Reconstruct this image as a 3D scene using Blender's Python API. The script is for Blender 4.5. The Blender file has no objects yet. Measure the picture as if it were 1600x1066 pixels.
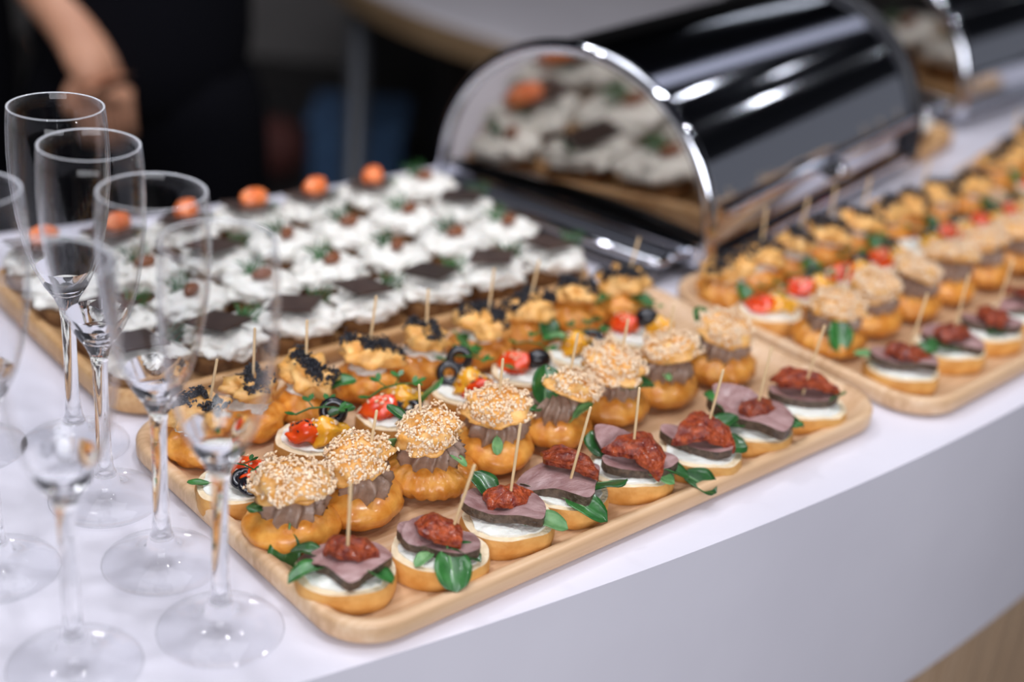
import bpy, math, random
import numpy as np
from mathutils import Vector, Matrix, noise
PI = math.pi
R_ = math.radians
col = bpy.context.scene.collection
scn = bpy.context.scene

# ------------------------------------------------------------------ camera
TZ = 1.0                                   # height of the counter top
pitch, roll = 0.4592, 0.0971
fwd = Vector((0, math.cos(pitch), -math.sin(pitch)))
rt = Vector((1, 0, 0)); up = rt.cross(fwd)
r2 = rt * math.cos(roll) + up * math.sin(roll)
u2 = -rt * math.sin(roll) + up * math.cos(roll)
cd = bpy.data.cameras.new('camera'); cam = bpy.data.objects.new('camera', cd); col.objects.link(cam)
M = Matrix((r2, u2, -fwd)).transposed().to_4x4(); M.translation = Vector((0, 0, TZ + 0.48))
cam.matrix_world = M
cd.sensor_width = 36.0; cd.lens = 49.5; cd.clip_start = 0.05; cd.clip_end = 60
cd.dof.use_dof = True; cd.dof.focus_distance = 0.835; cd.dof.aperture_fstop = 2.5
cd.dof.aperture_blades = 0
scn.camera = cam

# ------------------------------------------------------------------ world, light, exposure
w = bpy.data.worlds.new('room_air'); scn.world = w; w.use_nodes = True
w.node_tree.nodes['Background'].inputs[0].default_value = (0.60, 0.62, 0.70, 1)
w.node_tree.nodes['Background'].inputs[1].default_value = 0.30

def area(name, loc, size, power, color=(1, 1, 1), shape='DISK', size_y=None, target=None):
    l = bpy.data.lights.new(name, 'AREA'); l.shape = shape; l.size = size
    if size_y: l.size_y = size_y
    l.energy = power; l.color = color
    o = bpy.data.objects.new(name, l); o.location = loc; col.objects.link(o)
    if target is not None:
        o.rotation_euler = (Vector(target) - Vector(loc)).to_track_quat('-Z', 'Y').to_euler()
    return o
COOL = (0.93, 0.94, 1.0)
# round ceiling downlights: a field of them towards the back right of the room, a few over the counter
for (x, y, p) in ((2.07, 3.57, 1.0), (3.5, 3.85, 1.5), (2.75, 3.99, .35), (4.1, 5.0, 1.5), (3.3, 2.9, 1.5), (0.3, 0.6, 8), (-0.9, 1.6, 8), (1.0, 1.5, 8), (-0.5, -0.3, 8), (1.4, 0.3, 8), (-1.6, 0.6, 8)):
    area('ceiling_downlight_lamp', (x, y, 3.02), 0.13 if p > 5 else 0.09, p, COOL)
# added key and fill panels first, then the linear ceiling fittings
area('strip_and_fill_light', (-0.35, 1.15, 3.0), 1.3, 24, COOL, 'RECTANGLE', 1.5)  # unseen softbox added above the counter as key light
area('strip_and_fill_light', (0.5, -2.4, 2.2), 2.6, 104, COOL, 'RECTANGLE', 1.4, target=(0.3, 0.6, 0.9))  # unseen fill panel added behind the camera to brighten the fascia
o_ = area('strip_and_fill_light', (2.1, 4.4, 3.02), 0.38, 2.4, (0.80, 0.82, 1.0), 'RECTANGLE', 2.6); o_.rotation_euler = (0, 0, math.radians(-43))
o_ = area('strip_and_fill_light', (1.5, 6.9, 3.02), 0.9, 2.5, (0.85, 0.9, 1.0), 'RECTANGLE', 0.45); o_.rotation_euler = (0, 0, math.radians(-35))

scn.view_settings.view_transform = 'Standard'
scn.view_settings.look = 'None'
scn.view_settings.exposure = -0.10
scn.view_settings.gamma = 1.0
scn.view_settings.use_curve_mapping = False

# ------------------------------------------------------------------ materials
def mat(name, c, rough=0.5, metal=0.0, var=None, scale=40, bump=0.0, bscale=120, coat=0.0, sss=0.0,
        trans=0.0, ior=1.45, stretch=None, objvar=0.0, detail=3, ramp=(0.35, 0.7), spec=0.5, bdist=0.002):
    m = bpy.data.materials.new(name); m.use_nodes = True
    nt = m.node_tree; N = nt.nodes; L = nt.links; b = N['Principled BSDF']
    b.inputs['Base Color'].default_value = (*c, 1); b.inputs['Roughness'].default_value = rough
    b.inputs['Metallic'].default_value = metal; b.inputs['IOR'].default_value = ior
    b.inputs['Coat Weight'].default_value = coat; b.inputs['Coat Roughness'].default_value = 0.15
    b.inputs['Specular IOR Level'].default_value = spec
    if trans: b.inputs['Transmission Weight'].default_value = trans
    if sss:
        b.inputs['Subsurface Weight'].default_value = sss
        b.inputs['Subsurface Radius'].default_value = (0.006, 0.003, 0.002)
        b.inputs['Subsurface Scale'].default_value = 1.0
    tc = N.new('ShaderNodeTexCoord'); src = tc.outputs['Object']
    if stretch:
        mp = N.new('ShaderNodeMapping'); mp.inputs['Scale'].default_value = stretch
        L.new(src, mp.inputs[0]); src = mp.outputs[0]
    if var:
        n = N.new('ShaderNodeTexNoise'); n.inputs['Scale'].default_value = scale; n.inputs['Detail'].default_value = detail
        L.new(src, n.inputs['Vector'])
        rp = N.new('ShaderNodeValToRGB'); rp.color_ramp.elements[0].position = ramp[0]; rp.color_ramp.elements[1].position = ramp[1]
        rp.color_ramp.elements[0].color = (*c, 1); rp.color_ramp.elements[1].color = (*var, 1)
        L.new(n.outputs[0], rp.inputs[0]); out = rp.outputs[0]
        if objvar:
            oi = N.new('ShaderNodeObjectInfo'); hs = N.new('ShaderNodeHueSaturation')
            mr = N.new('ShaderNodeMapRange'); mr.inputs[3].default_value = 1 - objvar; mr.inputs[4].default_value = 1 + objvar
            L.new(oi.outputs['Random'], mr.inputs[0]); L.new(mr.outputs[0], hs.inputs['Value']); L.new(out, hs.inputs['Color'])
            out = hs.outputs[0]
        L.new(out, b.inputs['Base Color'])
    if bump:
        n2 = N.new('ShaderNodeTexNoise'); n2.inputs['Scale'].default_value = bscale; n2.inputs['Detail'].default_value = 4
        L.new(src, n2.inputs['Vector'])
        bp = N.new('ShaderNodeBump'); bp.inputs['Strength'].default_value = bump; bp.inputs['Distance'].default_value = bdist
        L.new(n2.outputs[0], bp.inputs['Height']); L.new(bp.outputs[0], b.inputs['Normal'])
    return m

def bamboo(name, a, bcol, cc):
    m = bpy.data.materials.new(name); m.use_nodes = True
    nt = m.node_tree; N = nt.nodes; L = nt.links; b = N['Principled BSDF']
    b.inputs['Roughness'].default_value = 0.42
    tc = N.new('ShaderNodeTexCoord')
    mp = N.new('ShaderNodeMapping'); mp.inputs['Scale'].default_value = (4, 120, 60); L.new(tc.outputs['Object'], mp.inputs[0])
    n = N.new('ShaderNodeTexNoise'); n.inputs['Scale'].default_value = 2.0; n.inputs['Detail'].default_value = 5; L.new(mp.outputs[0], n.inputs['Vector'])
    sx = N.new('ShaderNodeSeparateXYZ'); L.new(tc.outputs['Object'], sx.inputs[0])
    mu = N.new('ShaderNodeMath'); mu.operation = 'MULTIPLY'; mu.inputs[1].default_value = 52.0; L.new(sx.outputs[1], mu.inputs[0])
    fl = N.new('ShaderNodeMath'); fl.operation = 'FLOOR'; L.new(mu.outputs[0], fl.inputs[0])
    wn = N.new('ShaderNodeTexWhiteNoise'); wn.noise_dimensions = '1D'; L.new(fl.outputs[0], wn.inputs['W'])
    ad = N.new('ShaderNodeMath'); ad.operation = 'MULTIPLY_ADD'; ad.inputs[1].default_value = 0.30; L.new(wn.outputs[0], ad.inputs[0]); L.new(n.outputs[0], ad.inputs[2])
    rp = N.new('ShaderNodeValToRGB'); e = rp.color_ramp.elements
    e[0].position = 0.35; e[0].color = (*a, 1); e[1].position = 0.95; e[1].color = (*cc, 1)
    k = e.new(0.65); k.color = (*bcol, 1)
    L.new(ad.outputs[0], rp.inputs[0]); L.new(rp.outputs[0], b.inputs['Base Color'])
    bp = N.new('ShaderNodeBump'); bp.inputs['Strength'].default_value = 0.15; bp.inputs['Distance'].default_value = 0.001
    L.new(n.outputs[0], bp.inputs['Height']); L.new(bp.outputs[0], b.inputs['Normal'])
    return m

MT = {}
MT['laminate'] = mat('laminate', (0.685, 0.665, 0.74), 0.30, var=(0.745, 0.725, 0.80), scale=5, detail=5)
MT['slat'] = mat('slat_wood', (0.42, 0.28, 0.18), 0.5, var=(0.55, 0.39, 0.26), scale=8, stretch=(30, 30, 1.2), objvar=0.12)
MT['dark_panel'] = mat('dark_panel', (0.03, 0.022, 0.018), 0.7)
MT['bamboo'] = bamboo('bamboo', (0.51, 0.305, 0.16), (0.65, 0.425, 0.25), (0.73, 0.53, 0.35))
MT['bamboo_dark'] = bamboo('bamboo_deep', (0.42, 0.22, 0.085), (0.56, 0.32, 0.14), (0.66, 0.42, 0.21))
MT['crumb'] = mat('crumb', (0.74, 0.57, 0.36), 0.8, var=(0.84, 0.70, 0.50), scale=160, bump=0.5, bscale=500)
MT['crust'] = mat('crust', (0.55, 0.235, 0.045), 0.55, var=(0.74, 0.40, 0.12), scale=70, bump=0.3, bscale=300, objvar=0.12)
MT['cream'] = mat('cream', (0.80, 0.79, 0.72), 0.45, var=(0.86, 0.85, 0.79), scale=200, bump=0.5, bscale=350, sss=0.1)
MT['beef'] = mat('beef', (0.25, 0.12, 0.115), 0.33, var=(0.43, 0.27, 0.26), scale=90, bump=0.35, bscale=420, coat=0.25, stretch=(1, 2.4, 1), objvar=0.15)
MT['beef_edge'] = mat('beef_edge', (0.055, 0.032, 0.02), 0.5, var=(0.14, 0.09, 0.06), scale=300, bump=0.8, bscale=600, coat=0.2)
MT['dried_tomato'] = mat('dried_tomato', (0.15, 0.012, 0.004), 0.36, var=(0.42, 0.068, 0.010), scale=240, bump=1.0, bscale=420, coat=0.25, objvar=0.2, bdist=0.004)
MT['leaf'] = mat('leaf', (0.011, 0.072, 0.013), 0.33, var=(0.035, 0.16, 0.032), scale=90, bump=0.25, bscale=180, coat=0.3, objvar=0.35)
MT['leaf_pale'] = mat('leaf_pale', (0.10, 0.25, 0.085), 0.4, var=(0.20, 0.38, 0.15), scale=120, bump=0.2, bscale=240, objvar=0.2)
MT['stick'] = mat('stick', (0.66, 0.44, 0.22), 0.5, var=(0.80, 0.60, 0.36), scale=30, stretch=(40, 40, 2))
MT['choux'] = mat('choux', (0.60, 0.20, 0.018), 0.38, var=(0.80, 0.38, 0.075), scale=110, bump=0.45, bscale=170, coat=0.3, sss=0.08, objvar=0.12)
MT['choux_cap'] = mat('choux_cap', (0.72, 0.33, 0.065), 0.45, var=(0.86, 0.53, 0.20), scale=120, bump=0.5, bscale=260, coat=0.15, objvar=0.1)
MT['mousse'] = mat('mousse', (0.24, 0.15, 0.105), 0.42, var=(0.33, 0.22, 0.165), scale=200, bump=0.25, bscale=500, coat=0.15)
MT['sesame'] = mat('sesame', (0.84, 0.60, 0.37), 0.5, var=(0.92, 0.78, 0.60), scale=300, coat=0.1)
MT['black_seed'] = mat('black_seed', (0.010, 0.011, 0.018), 0.3, coat=0.3)
MT['pepper_red'] = mat('pepper_red', (0.80, 0.045, 0.006), 0.2, var=(0.88, 0.12, 0.012), scale=80, coat=0.6, sss=0.1)
MT['pepper_yellow'] = mat('pepper_yellow', (0.86, 0.36, 0.015), 0.22, var=(0.90, 0.50, 0.05), scale=80, coat=0.6, sss=0.1)
MT['olive'] = mat('olive', (0.008, 0.008, 0.013), 0.22, coat=0.5)
MT['rye'] = mat('rye', (0.13, 0.055, 0.020), 0.75, var=(0.34, 0.18, 0.07), scale=120, bump=0.8, bscale=350)
MT['whip'] = mat('whip', (0.77, 0.74, 0.68), 0.5, var=(0.84, 0.82, 0.77), scale=90, sss=0.08, bump=0.3, bscale=260)
MT['choco'] = mat('choco', (0.050, 0.033, 0.030), 0.32, var=(0.075, 0.05, 0.042), scale=60, objvar=0.3)
MT['salmon'] = mat('salmon', (0.84, 0.17, 0.035), 0.35, var=(0.90, 0.32, 0.12), scale=90, coat=0.3)
MT['nut'] = mat('nut', (0.16, 0.05, 0.02), 0.4, var=(0.30, 0.11, 0.045), scale=80)
MT['glass'] = mat('clear_glass', (1, 1, 1), 0.0, trans=1.0, ior=1.48)
MT['chrome'] = mat('chrome', (0.66, 0.68, 0.74), 0.06, metal=1.0)
MT['mirror'] = mat('polished_steel', (0.52, 0.49, 0.46), 0.05, metal=1.0)
MT['lid'] = mat('lid_steel', (0.52, 0.54, 0.60), 0.07, metal=1.0)
MT['black_plastic'] = mat('black_plastic', (0.012, 0.012, 0.016), 0.35)
MT['base_metal'] = mat('base_metal', (0.16, 0.16, 0.175), 0.3, metal=0.8)
MT['black_cloth'] = mat('black_cloth', (0.0035, 0.0035, 0.0055), 0.95, bump=0.2, bscale=300, spec=0.1)
MT['skin'] = mat('skin', (0.50, 0.245, 0.15), 0.5, var=(0.58, 0.30, 0.19), scale=30, sss=0.1)
MT['hair'] = mat('hair', (0.03, 0.018, 0.012), 0.5)
MT['eye'] = mat('eye', (0.7, 0.7, 0.68), 0.2)
MT['lip'] = mat('lip', (0.42, 0.14, 0.11), 0.4)
MT['shoe'] = mat('shoe', (0.01, 0.01, 0.01), 0.4)
MT['wall_dark'] = mat('wall_dark', (0.060, 0.055, 0.052), 0.8, var=(0.068, 0.062, 0.060), scale=2)
MT['wall_grey'] = mat('wall_grey', (0.21, 0.195, 0.19), 0.8, var=(0.23, 0.215, 0.21), scale=2)
MT['wall_beige'] = mat('wall_beige', (0.42, 0.34, 0.27), 0.8, var=(0.46, 0.38, 0.30), scale=2)
MT['ceiling'] = mat('ceiling', (0.020, 0.022, 0.034), 0.8)
MT['floor'] = mat('floor', (0.028, 0.026, 0.027), 0.45, var=(0.036, 0.034, 0.034), scale=3)
MT['steel_post'] = mat('steel_post', (0.12, 0.125, 0.14), 0.35, metal=0.6)
MT['blue_fabric'] = mat('blue_fabric', (0.10, 0.20, 0.40), 0.7, var=(0.13, 0.26, 0.48), scale=20)
MT['red_fabric'] = mat('red_fabric', (0.14, 0.045, 0.04), 0.7, var=(0.19, 0.06, 0.05), scale=20)
MT['tabletop'] = mat('pale_tabletop', (0.55, 0.52, 0.55), 0.4, var=(0.60, 0.57, 0.60), scale=3)
MT['table_edge'] = mat('table_edge', (0.24, 0.15, 0.08), 0.5, var=(0.30, 0.2, 0.11), scale=6)
MT['table_base'] = mat('table_base', (0.028, 0.018, 0.012), 0.6, var=(0.035, 0.023, 0.015), scale=5)
MT['lamp_rim'] = mat('lamp_rim', (0.3, 0.3, 0.32), 0.5)
MT['plate'] = mat('plate', (0.78, 0.77, 0.78), 0.2)

def thin_glass():
    m = bpy.data.materials.new('thin_glass'); m.use_nodes = True
    nt = m.node_tree; N = nt.nodes; L = nt.links; N.remove(N['Principled BSDF']); out = N['Material Output']
    tr = N.new('ShaderNodeBsdfTransparent'); tr.inputs[0].default_value = (0.995, 0.997, 1.0, 1)
    gl = N.new('ShaderNodeBsdfGlossy'); gl.inputs['Roughness'].default_value = 0.02
    df = N.new('ShaderNodeBsdfDiffuse'); df.inputs[0].default_value = (0.80, 0.81, 0.86, 1)  # pale diffuse at grazing angles paints in the bright glass edges
    l0 = N.new('ShaderNodeLayerWeight'); l0.inputs[0].default_value = 0.5
    p5 = N.new('ShaderNodeMath'); p5.operation = 'POWER'; p5.inputs[1].default_value = 4.5; L.new(l0.outputs['Facing'], p5.inputs[0])
    fr = N.new('ShaderNodeMath'); fr.operation = 'MULTIPLY_ADD'; fr.inputs[1].default_value = 0.80; fr.inputs[2].default_value = 0.022; L.new(p5.outputs[0], fr.inputs[0])
    mx = N.new('ShaderNodeMixShader'); L.new(fr.outputs[0], mx.inputs[0]); L.new(tr.outputs[0], mx.inputs[1]); L.new(gl.outputs[0], mx.inputs[2])
    p6 = N.new('ShaderNodeMath'); p6.operation = 'POWER'; p6.inputs[1].default_value = 7.0; L.new(l0.outputs['Facing'], p6.inputs[0])
    mr = N.new('ShaderNodeMath'); mr.operation = 'MULTIPLY'; mr.inputs[1].default_value = 0.55; L.new(p6.outputs[0], mr.inputs[0])
    m2 = N.new('ShaderNodeMixShader'); L.new(mr.outputs[0], m2.inputs[0]); L.new(mx.outputs[0], m2.inputs[1]); L.new(df.outputs[0], m2.inputs[2])
    L.new(m2.outputs[0], out.inputs[0]); return m
MT['thin_glass'] = thin_glass()
MT['glass_rim_highlight'] = mat('glass_rim_highlight', (0.75, 0.77, 0.82), 0.08, trans=0.35, ior=1.3)  # paler rim colour stands in for the highlight line round the glass

# ------------------------------------------------------------------ mesh helpers
def mesh(name, v, f, mats, idx=None, smooth=True):
    me = bpy.data.meshes.new(name)
    me.from_pydata([tuple(p) for p in v], [], [tuple(q) for q in f])
    for m in (mats if isinstance(mats, (list, tuple)) else [mats]): me.materials.append(MT[m])
    if idx is not None: me.polygons.foreach_set('material_index', idx)
    me.polygons.foreach_set('use_smooth', [smooth] * len(me.polygons))
    me.update(); return me
def obj(name, me, parent=None, loc=(0, 0, 0), rot=(0, 0, 0), sc=1.0):
    o = bpy.data.objects.new(name, me); col.objects.link(o)
    o.location = loc; o.rotation_euler = rot
    o.scale = (sc, sc, sc) if isinstance(sc, (int, float)) else sc
    if parent is not None: o.parent = parent
    return o
def thing(name, label, cat, loc, rotz=0, group=None):
    o = bpy.data.objects.new(name, None); col.objects.link(o); o.empty_display_size = 0.02
    o.location = loc; o.rotation_euler = (0, 0, rotz); o['label'] = label; o['category'] = cat
    if group: o['group'] = group
    return o
def nz(p, s, seed=0.0):
    return noise.noise(Vector((p[0] * s + seed * 7.3, p[1] * s - seed * 3.1, p[2] * s + seed * 1.7)))
def sphere_grid(seg, rings):
    D = [(0, 0, -1.0)]
    for i in range(1, rings):
        t = -PI / 2 + PI * i / rings
        for j in range(seg):
            a = 2 * PI * j / seg; D.append((math.cos(t) * math.cos(a), math.cos(t) * math.sin(a), math.sin(t)))
    D.append((0, 0, 1.0)); F = []
    for j in range(seg): F.append((0, 1 + (j + 1) % seg, 1 + j))
    for i in range(rings - 2):
        for j in range(seg):
            a = 1 + i * seg + j; b = 1 + i * seg + (j + 1) % seg
            F.append((a, b, b + seg, a + seg))
    t = len(D) - 1; s = 1 + (rings - 2) * seg
    for j in range(seg): F.append((s + j, s + (j + 1) % seg, t))
    return D, F
def blob(name, m, fn, seg=24, rings=14):
    D, F = sphere_grid(seg, rings)
    return mesh(name, [tuple(c * .01 for c in fn(d)) for d in D], F, m)
def lathe(prof, seg=48, close=False):
    V = []; F = []; n = len(prof)
    for (r, z) in prof:
        for j in range(seg):
            a = 2 * PI * j / seg; V.append((r * math.cos(a), r * math.sin(a), z))
    for i in range(n - 1 + (1 if close else 0)):
        for j in range(seg):
            a = i * seg + j; b = i * seg + (j + 1) % seg; k = (i + 1) % n
            F.append((a, b, k * seg + (j + 1) % seg, k * seg + j))
    return V, F
def slab(name, mats, outline, thick, zfn=None, rings=5, seg=32, bulge=0.0, center=(0, 0)):
    """outline(a)->(x,y) in cm; top surface z=zfn, bottom z-thick; mats[0] faces, mats[1] side"""
    zfn = zfn or (lambda x, y: 0.0)
    V = []; F = []; I = []
    def layer(dz, t=None):
        base = len(V); V.append((center[0], center[1], zfn(*center) + dz))
        for i in range(1, rings + 1):
            k = i / rings
            for j in range(seg):
                x, y = outline(2 * PI * j / seg); x = center[0] + (x - center[0]) * k; y = center[1] + (y - center[1]) * k
                V.append((x, y, zfn(x, y) + dz))
        return base
    t0 = layer(0); b0 = layer(-thick)
    for base, flip in ((t0, False), (b0, True)):
        for j in range(seg):
            q = (base, base + 1 + j, base + 1 + (j + 1) % seg); F.append(q[::-1] if flip else q); I.append(0 if not flip else (1 if len(mats) > 2 else 0))
        for i in range(rings - 1):
            for j in range(seg):
                a = base + 1 + i * seg + j; b = base + 1 + i * seg + (j + 1) % seg
                q = (a, a + seg, b + seg, b); F.append(q[::-1] if flip else q); I.append(0 if not flip else (1 if len(mats) > 2 else 0))
    lo = b0 + 1 + (rings - 1) * seg; hi = t0 + 1 + (rings - 1) * seg
    prev = lo
    for k in ((0.3, 0.7) if bulge else ()):
        s = len(V)
        for j in range(seg):
            x, y, z = V[lo + j]; L = math.hypot(x, y) or 1
            V.append((x + x / L * bulge, y + y / L * bulge, z + thick * k))
        for j in range(seg): F.append((prev + j, prev + (j + 1) % seg, s + (j + 1) % seg, s + j)); I.append(1 if len(mats) > 1 else 0)
        prev = s
    for j in range(seg): F.append((prev + j, prev + (j + 1) % seg, hi + (j + 1) % seg, hi + j)); I.append(1 if len(mats) > 1 else 0)
    me = mesh(name, [tuple(c * .01 for c in p) for p in V], F, list(mats[:2]), I)
    sharp = me.attributes.new('sharp_edge', 'BOOLEAN', 'EDGE')
    ring_top = set(range(hi, hi + seg)); ring_bot = set(range(lo, lo + seg))
    for e in me.edges:
        a, b = e.vertices
        if (a in ring_top and b in ring_top) or (a in ring_bot and b in ring_bot): sharp.data[e.index].value = True
    return me
def tube(pts, rad, seg=8):
    """closed tube through pts, radius number or list"""
    V = []; F = []; P = [Vector(p) for p in pts]; n = len(P)
    for i, p in enumerate(P):
        d = (P[min(i + 1, n - 1)] - P[max(i - 1, 0)]).normalized()
        a = d.orthogonal().normalized() if i == 0 else (A - d * A.dot(d)).normalized()
        A = a; b = d.cross(a); r = rad[i] if isinstance(rad, (list, tuple)) else rad
        for j in range(seg):
            t = 2 * PI * j / seg; V.append(tuple(p + (a * math.cos(t) + b * math.sin(t)) * r))
    for i in range(n - 1):
        for j in range(seg):
            a = i * seg + j; b = i * seg + (j + 1) % seg; F.append((a, b, b + seg, a + seg))
    F.append(tuple(range(seg))[::-1]); F.append(tuple(range((n - 1) * seg, n * seg)))
    return V, F
def join(parts):
    V = []; F = []
    for v, f in parts:
        k = len(V); V += list(v); F += [tuple(i + k for i in q) for q in f]
    return V, F
def box(x0, x1, y0, y1, z0, z1):
    V = [(x, y, z) for z in (z0, z1) for y in (y0, y1) for x in (x0, x1)]
    return V, [(0, 2, 3, 1), (4, 5, 7, 6), (0, 1, 5, 4), (2, 6, 7, 3), (0, 4, 6, 2), (1, 3, 7, 5)]
def bevel(o, wd=0.002, seg=2):
    m = o.modifiers.new('bevel', 'BEVEL'); m.width = wd; m.segments = seg; m.limit_method = 'ANGLE'; return o

# ------------------------------------------------------------------ room
def struct(name, me, loc=(0, 0, 0)):
    o = obj(name, me, None, loc); o['kind'] = 'structure'; return o
struct('floor', mesh('floor', *box(-6, 8, -5, 11, -0.1, 0), 'floor', smooth=False))
struct('ceiling', mesh('ceiling', *box(-6, 8, -5, 11, 3.2, 3.3), 'ceiling', smooth=False))
struct('wall_back', mesh('wall_back', *box(-6, 8, 11, 11.1, 0, 3.2), 'wall_dark', smooth=False))
struct('wall_left', mesh('wall_left', *box(-6.1, -6, -5, 11, 0, 3.2), 'wall_dark', smooth=False))
struct('wall_front', mesh('wall_front', *box(-6, 8, -5.1, -5, 0, 3.2), 'wall_beige', smooth=False))
def partition():
    o = struct('wall_partition', mesh('partition', *box(-4.5, -0.66, 5.2, 5.35, 0, 3.2), 'wall_grey', smooth=False))
partition()

# ------------------------------------------------------------------ round bar counter
CX, CY, RO, RI = -1.67, 2.99, 2.90, 2.275
def ring_pt(r, a, z): return (CX + r * math.cos(a), CY + r * math.sin(a), z)
def arc_solid(sec, a0, a1, n):
    V = []; F = []; k = len(sec)
    for i in range(n + 1):
        a = a0 + (a1 - a0) * i / n
        for (r, z) in sec: V.append(ring_pt(r, a, z))
    for i in range(n):
        for j in range(k):
            F.append((i * k + j, (i + 1) * k + j, (i + 1) * k + (j + 1) % k, i * k + (j + 1) % k))
    F.append(tuple(range(k))); F.append(tuple(range(n * k, n * k + k))[::-1])
    return V, F
A0, A1 = R_(-82), R_(-12)
counter = thing('bar_counter', 'curved white laminate bar counter with deep plain fascia over vertical wood slats', 'counter', (CX + RO * math.cos(R_(-52)), CY + RO * math.sin(R_(-52)), 0))
co = Vector(counter.location)
def cmesh(name, vf, m, smooth=False):
    v, f = vf; return mesh(name, [tuple(Vector(p) - co) for p in v], f, m, smooth=smooth)
sec = [(RI, TZ), (RO, TZ), (RO, TZ - .232), (RO - .03, TZ - .232), (RO - .03, TZ - .04), (RI, TZ - .04)]
obj('countertop', cmesh('countertop', arc_solid([s for s in sec], A0, A1, 160), 'laminate', False), counter)
obj('backing_panel', cmesh('backing_panel', arc_solid([(RO - .095, 0), (RO - .095, TZ - .045), (RO - .115, TZ - .045), (RO - .115, 0)], A0, A1, 100), 'dark_panel'), counter)
obj('inner_panel', cmesh('inner_panel', arc_solid([(RI + .03, 0), (RI + .03, TZ - .045), (RI + .05, TZ - .045), (RI + .05, 0)], A0, A1, 100), 'dark_panel'), counter)
sv, sf = box(-.005, .0075, -.019, .019, 0, TZ - .21)
slat_me = mesh('slat', sv, sf, 'slat', smooth=False)
for i in range(70):
    a = R_(-61.5) + i * 0.060 / (RO - .045)
    if a > R_(0): break
    o = obj('slat', slat_me, counter, Vector(ring_pt(RO - .053, a, 0)) - co, (0, 0, a)); o.scale = (1, 1, 1)
    o.rotation_euler = (0, 0, a)

# ------------------------------------------------------------------ round table and things behind
rtb = thing('round_table', 'pale round table with wooden edge and dark drum base behind the counter', 'table', (0.62, 3.86, 0))
V, F = lathe([(0.0001, .72), (1.20, .72), (1.215, .725), (1.215, .748), (1.20, .752), (0.0001, .752)], 96)
obj('tabletop', mesh('round_tabletop', V, F, 'tabletop'), rtb)
V, F = lathe([(1.19, .69), (1.232, .69), (1.232, .742), (1.216, .742), (1.216, .72), (1.19, .72)], 96, True)
obj('wooden_edge', mesh('round_edge', V, F, 'table_edge', smooth=False), rtb)
V, F = lathe([(0.001, 0), (.90, 0), (.90, .70), (0.001, .70)], 80)
obj('drum_base', mesh('drum', V, F, 'table_base', smooth=False), rtb)
V, F = lathe([(0.0005, 0), (.055, 0), (.055, .012), (.030, .018), (.028, .71), (0.0005, .71)], 24)
obj('leg', mesh('table_leg', V, F, 'steel_post'), rtb, (-1.05, -.56, 0))
def crate(name, label, cat, loc, rz, sx, sy, sz, m):
    t = thing(name, label, cat, loc, rz)
    V, F = join([box(-sx, sx, -sy, -sy + .01, 0, sz), box(-sx, sx, sy - .01, sy, 0, sz), box(-sx, -sx + .01, -sy, sy, 0, sz), box(sx - .01, sx, -sy, sy, 0, sz), box(-sx, sx, -sy, sy, 0, .01)])
    obj('body', mesh('crate_body', V, F, m, smooth=False), t)
    V, F = box(-sx - .01, sx + .01, -sy - .01, sy + .01, sz, sz + .02)
    bevel(obj('lid', mesh('crate_lid', V, F, m, smooth=False), t), .006)
    for s in (-1, 1):
        V, F = tube([(s * sx, -.05, sz * .6), (s * (sx + .02), -.045, sz * .6), (s * (sx + .02), .045, sz * .6), (s * sx, .05, sz * .6)], .008)
        obj('handle', mesh('crate_handle', V, F, 'black_plastic'), t)
    return t
crate('storage_box', 'dark blue storage box on the floor left of the round table', 'box', (-0.50, 3.92, 0), .05, .13, .13, .22, 'blue_fabric')
def bag(loc, rz, label):
    t = thing('cloth_bag', label, 'bag', loc, rz)
    obj('body', blob('bag_body', 'red_fabric', lambda d: (d[0] * 9 * (1 + .15 * nz(d, 2)), d[1] * 7, max(0, (d[2] + .8) * 9 * (1 + .2 * nz(d, 3))))), t)
    V, F = tube([(-.05, 0, .13), (-.04, 0, .20), (0, 0, .23), (.04, 0, .20), (.05, 0, .13)], .006)
    obj('handle', mesh('bag_handle', V, F, 'black_plastic'), t)
bag((-0.95, 3.96, 0), .2, 'dull red cloth bag on the floor, left one of the two')
bag((-0.755, 3.98, 0), -.3, 'dull red cloth bag on the floor, right one beside the blue box')

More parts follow.
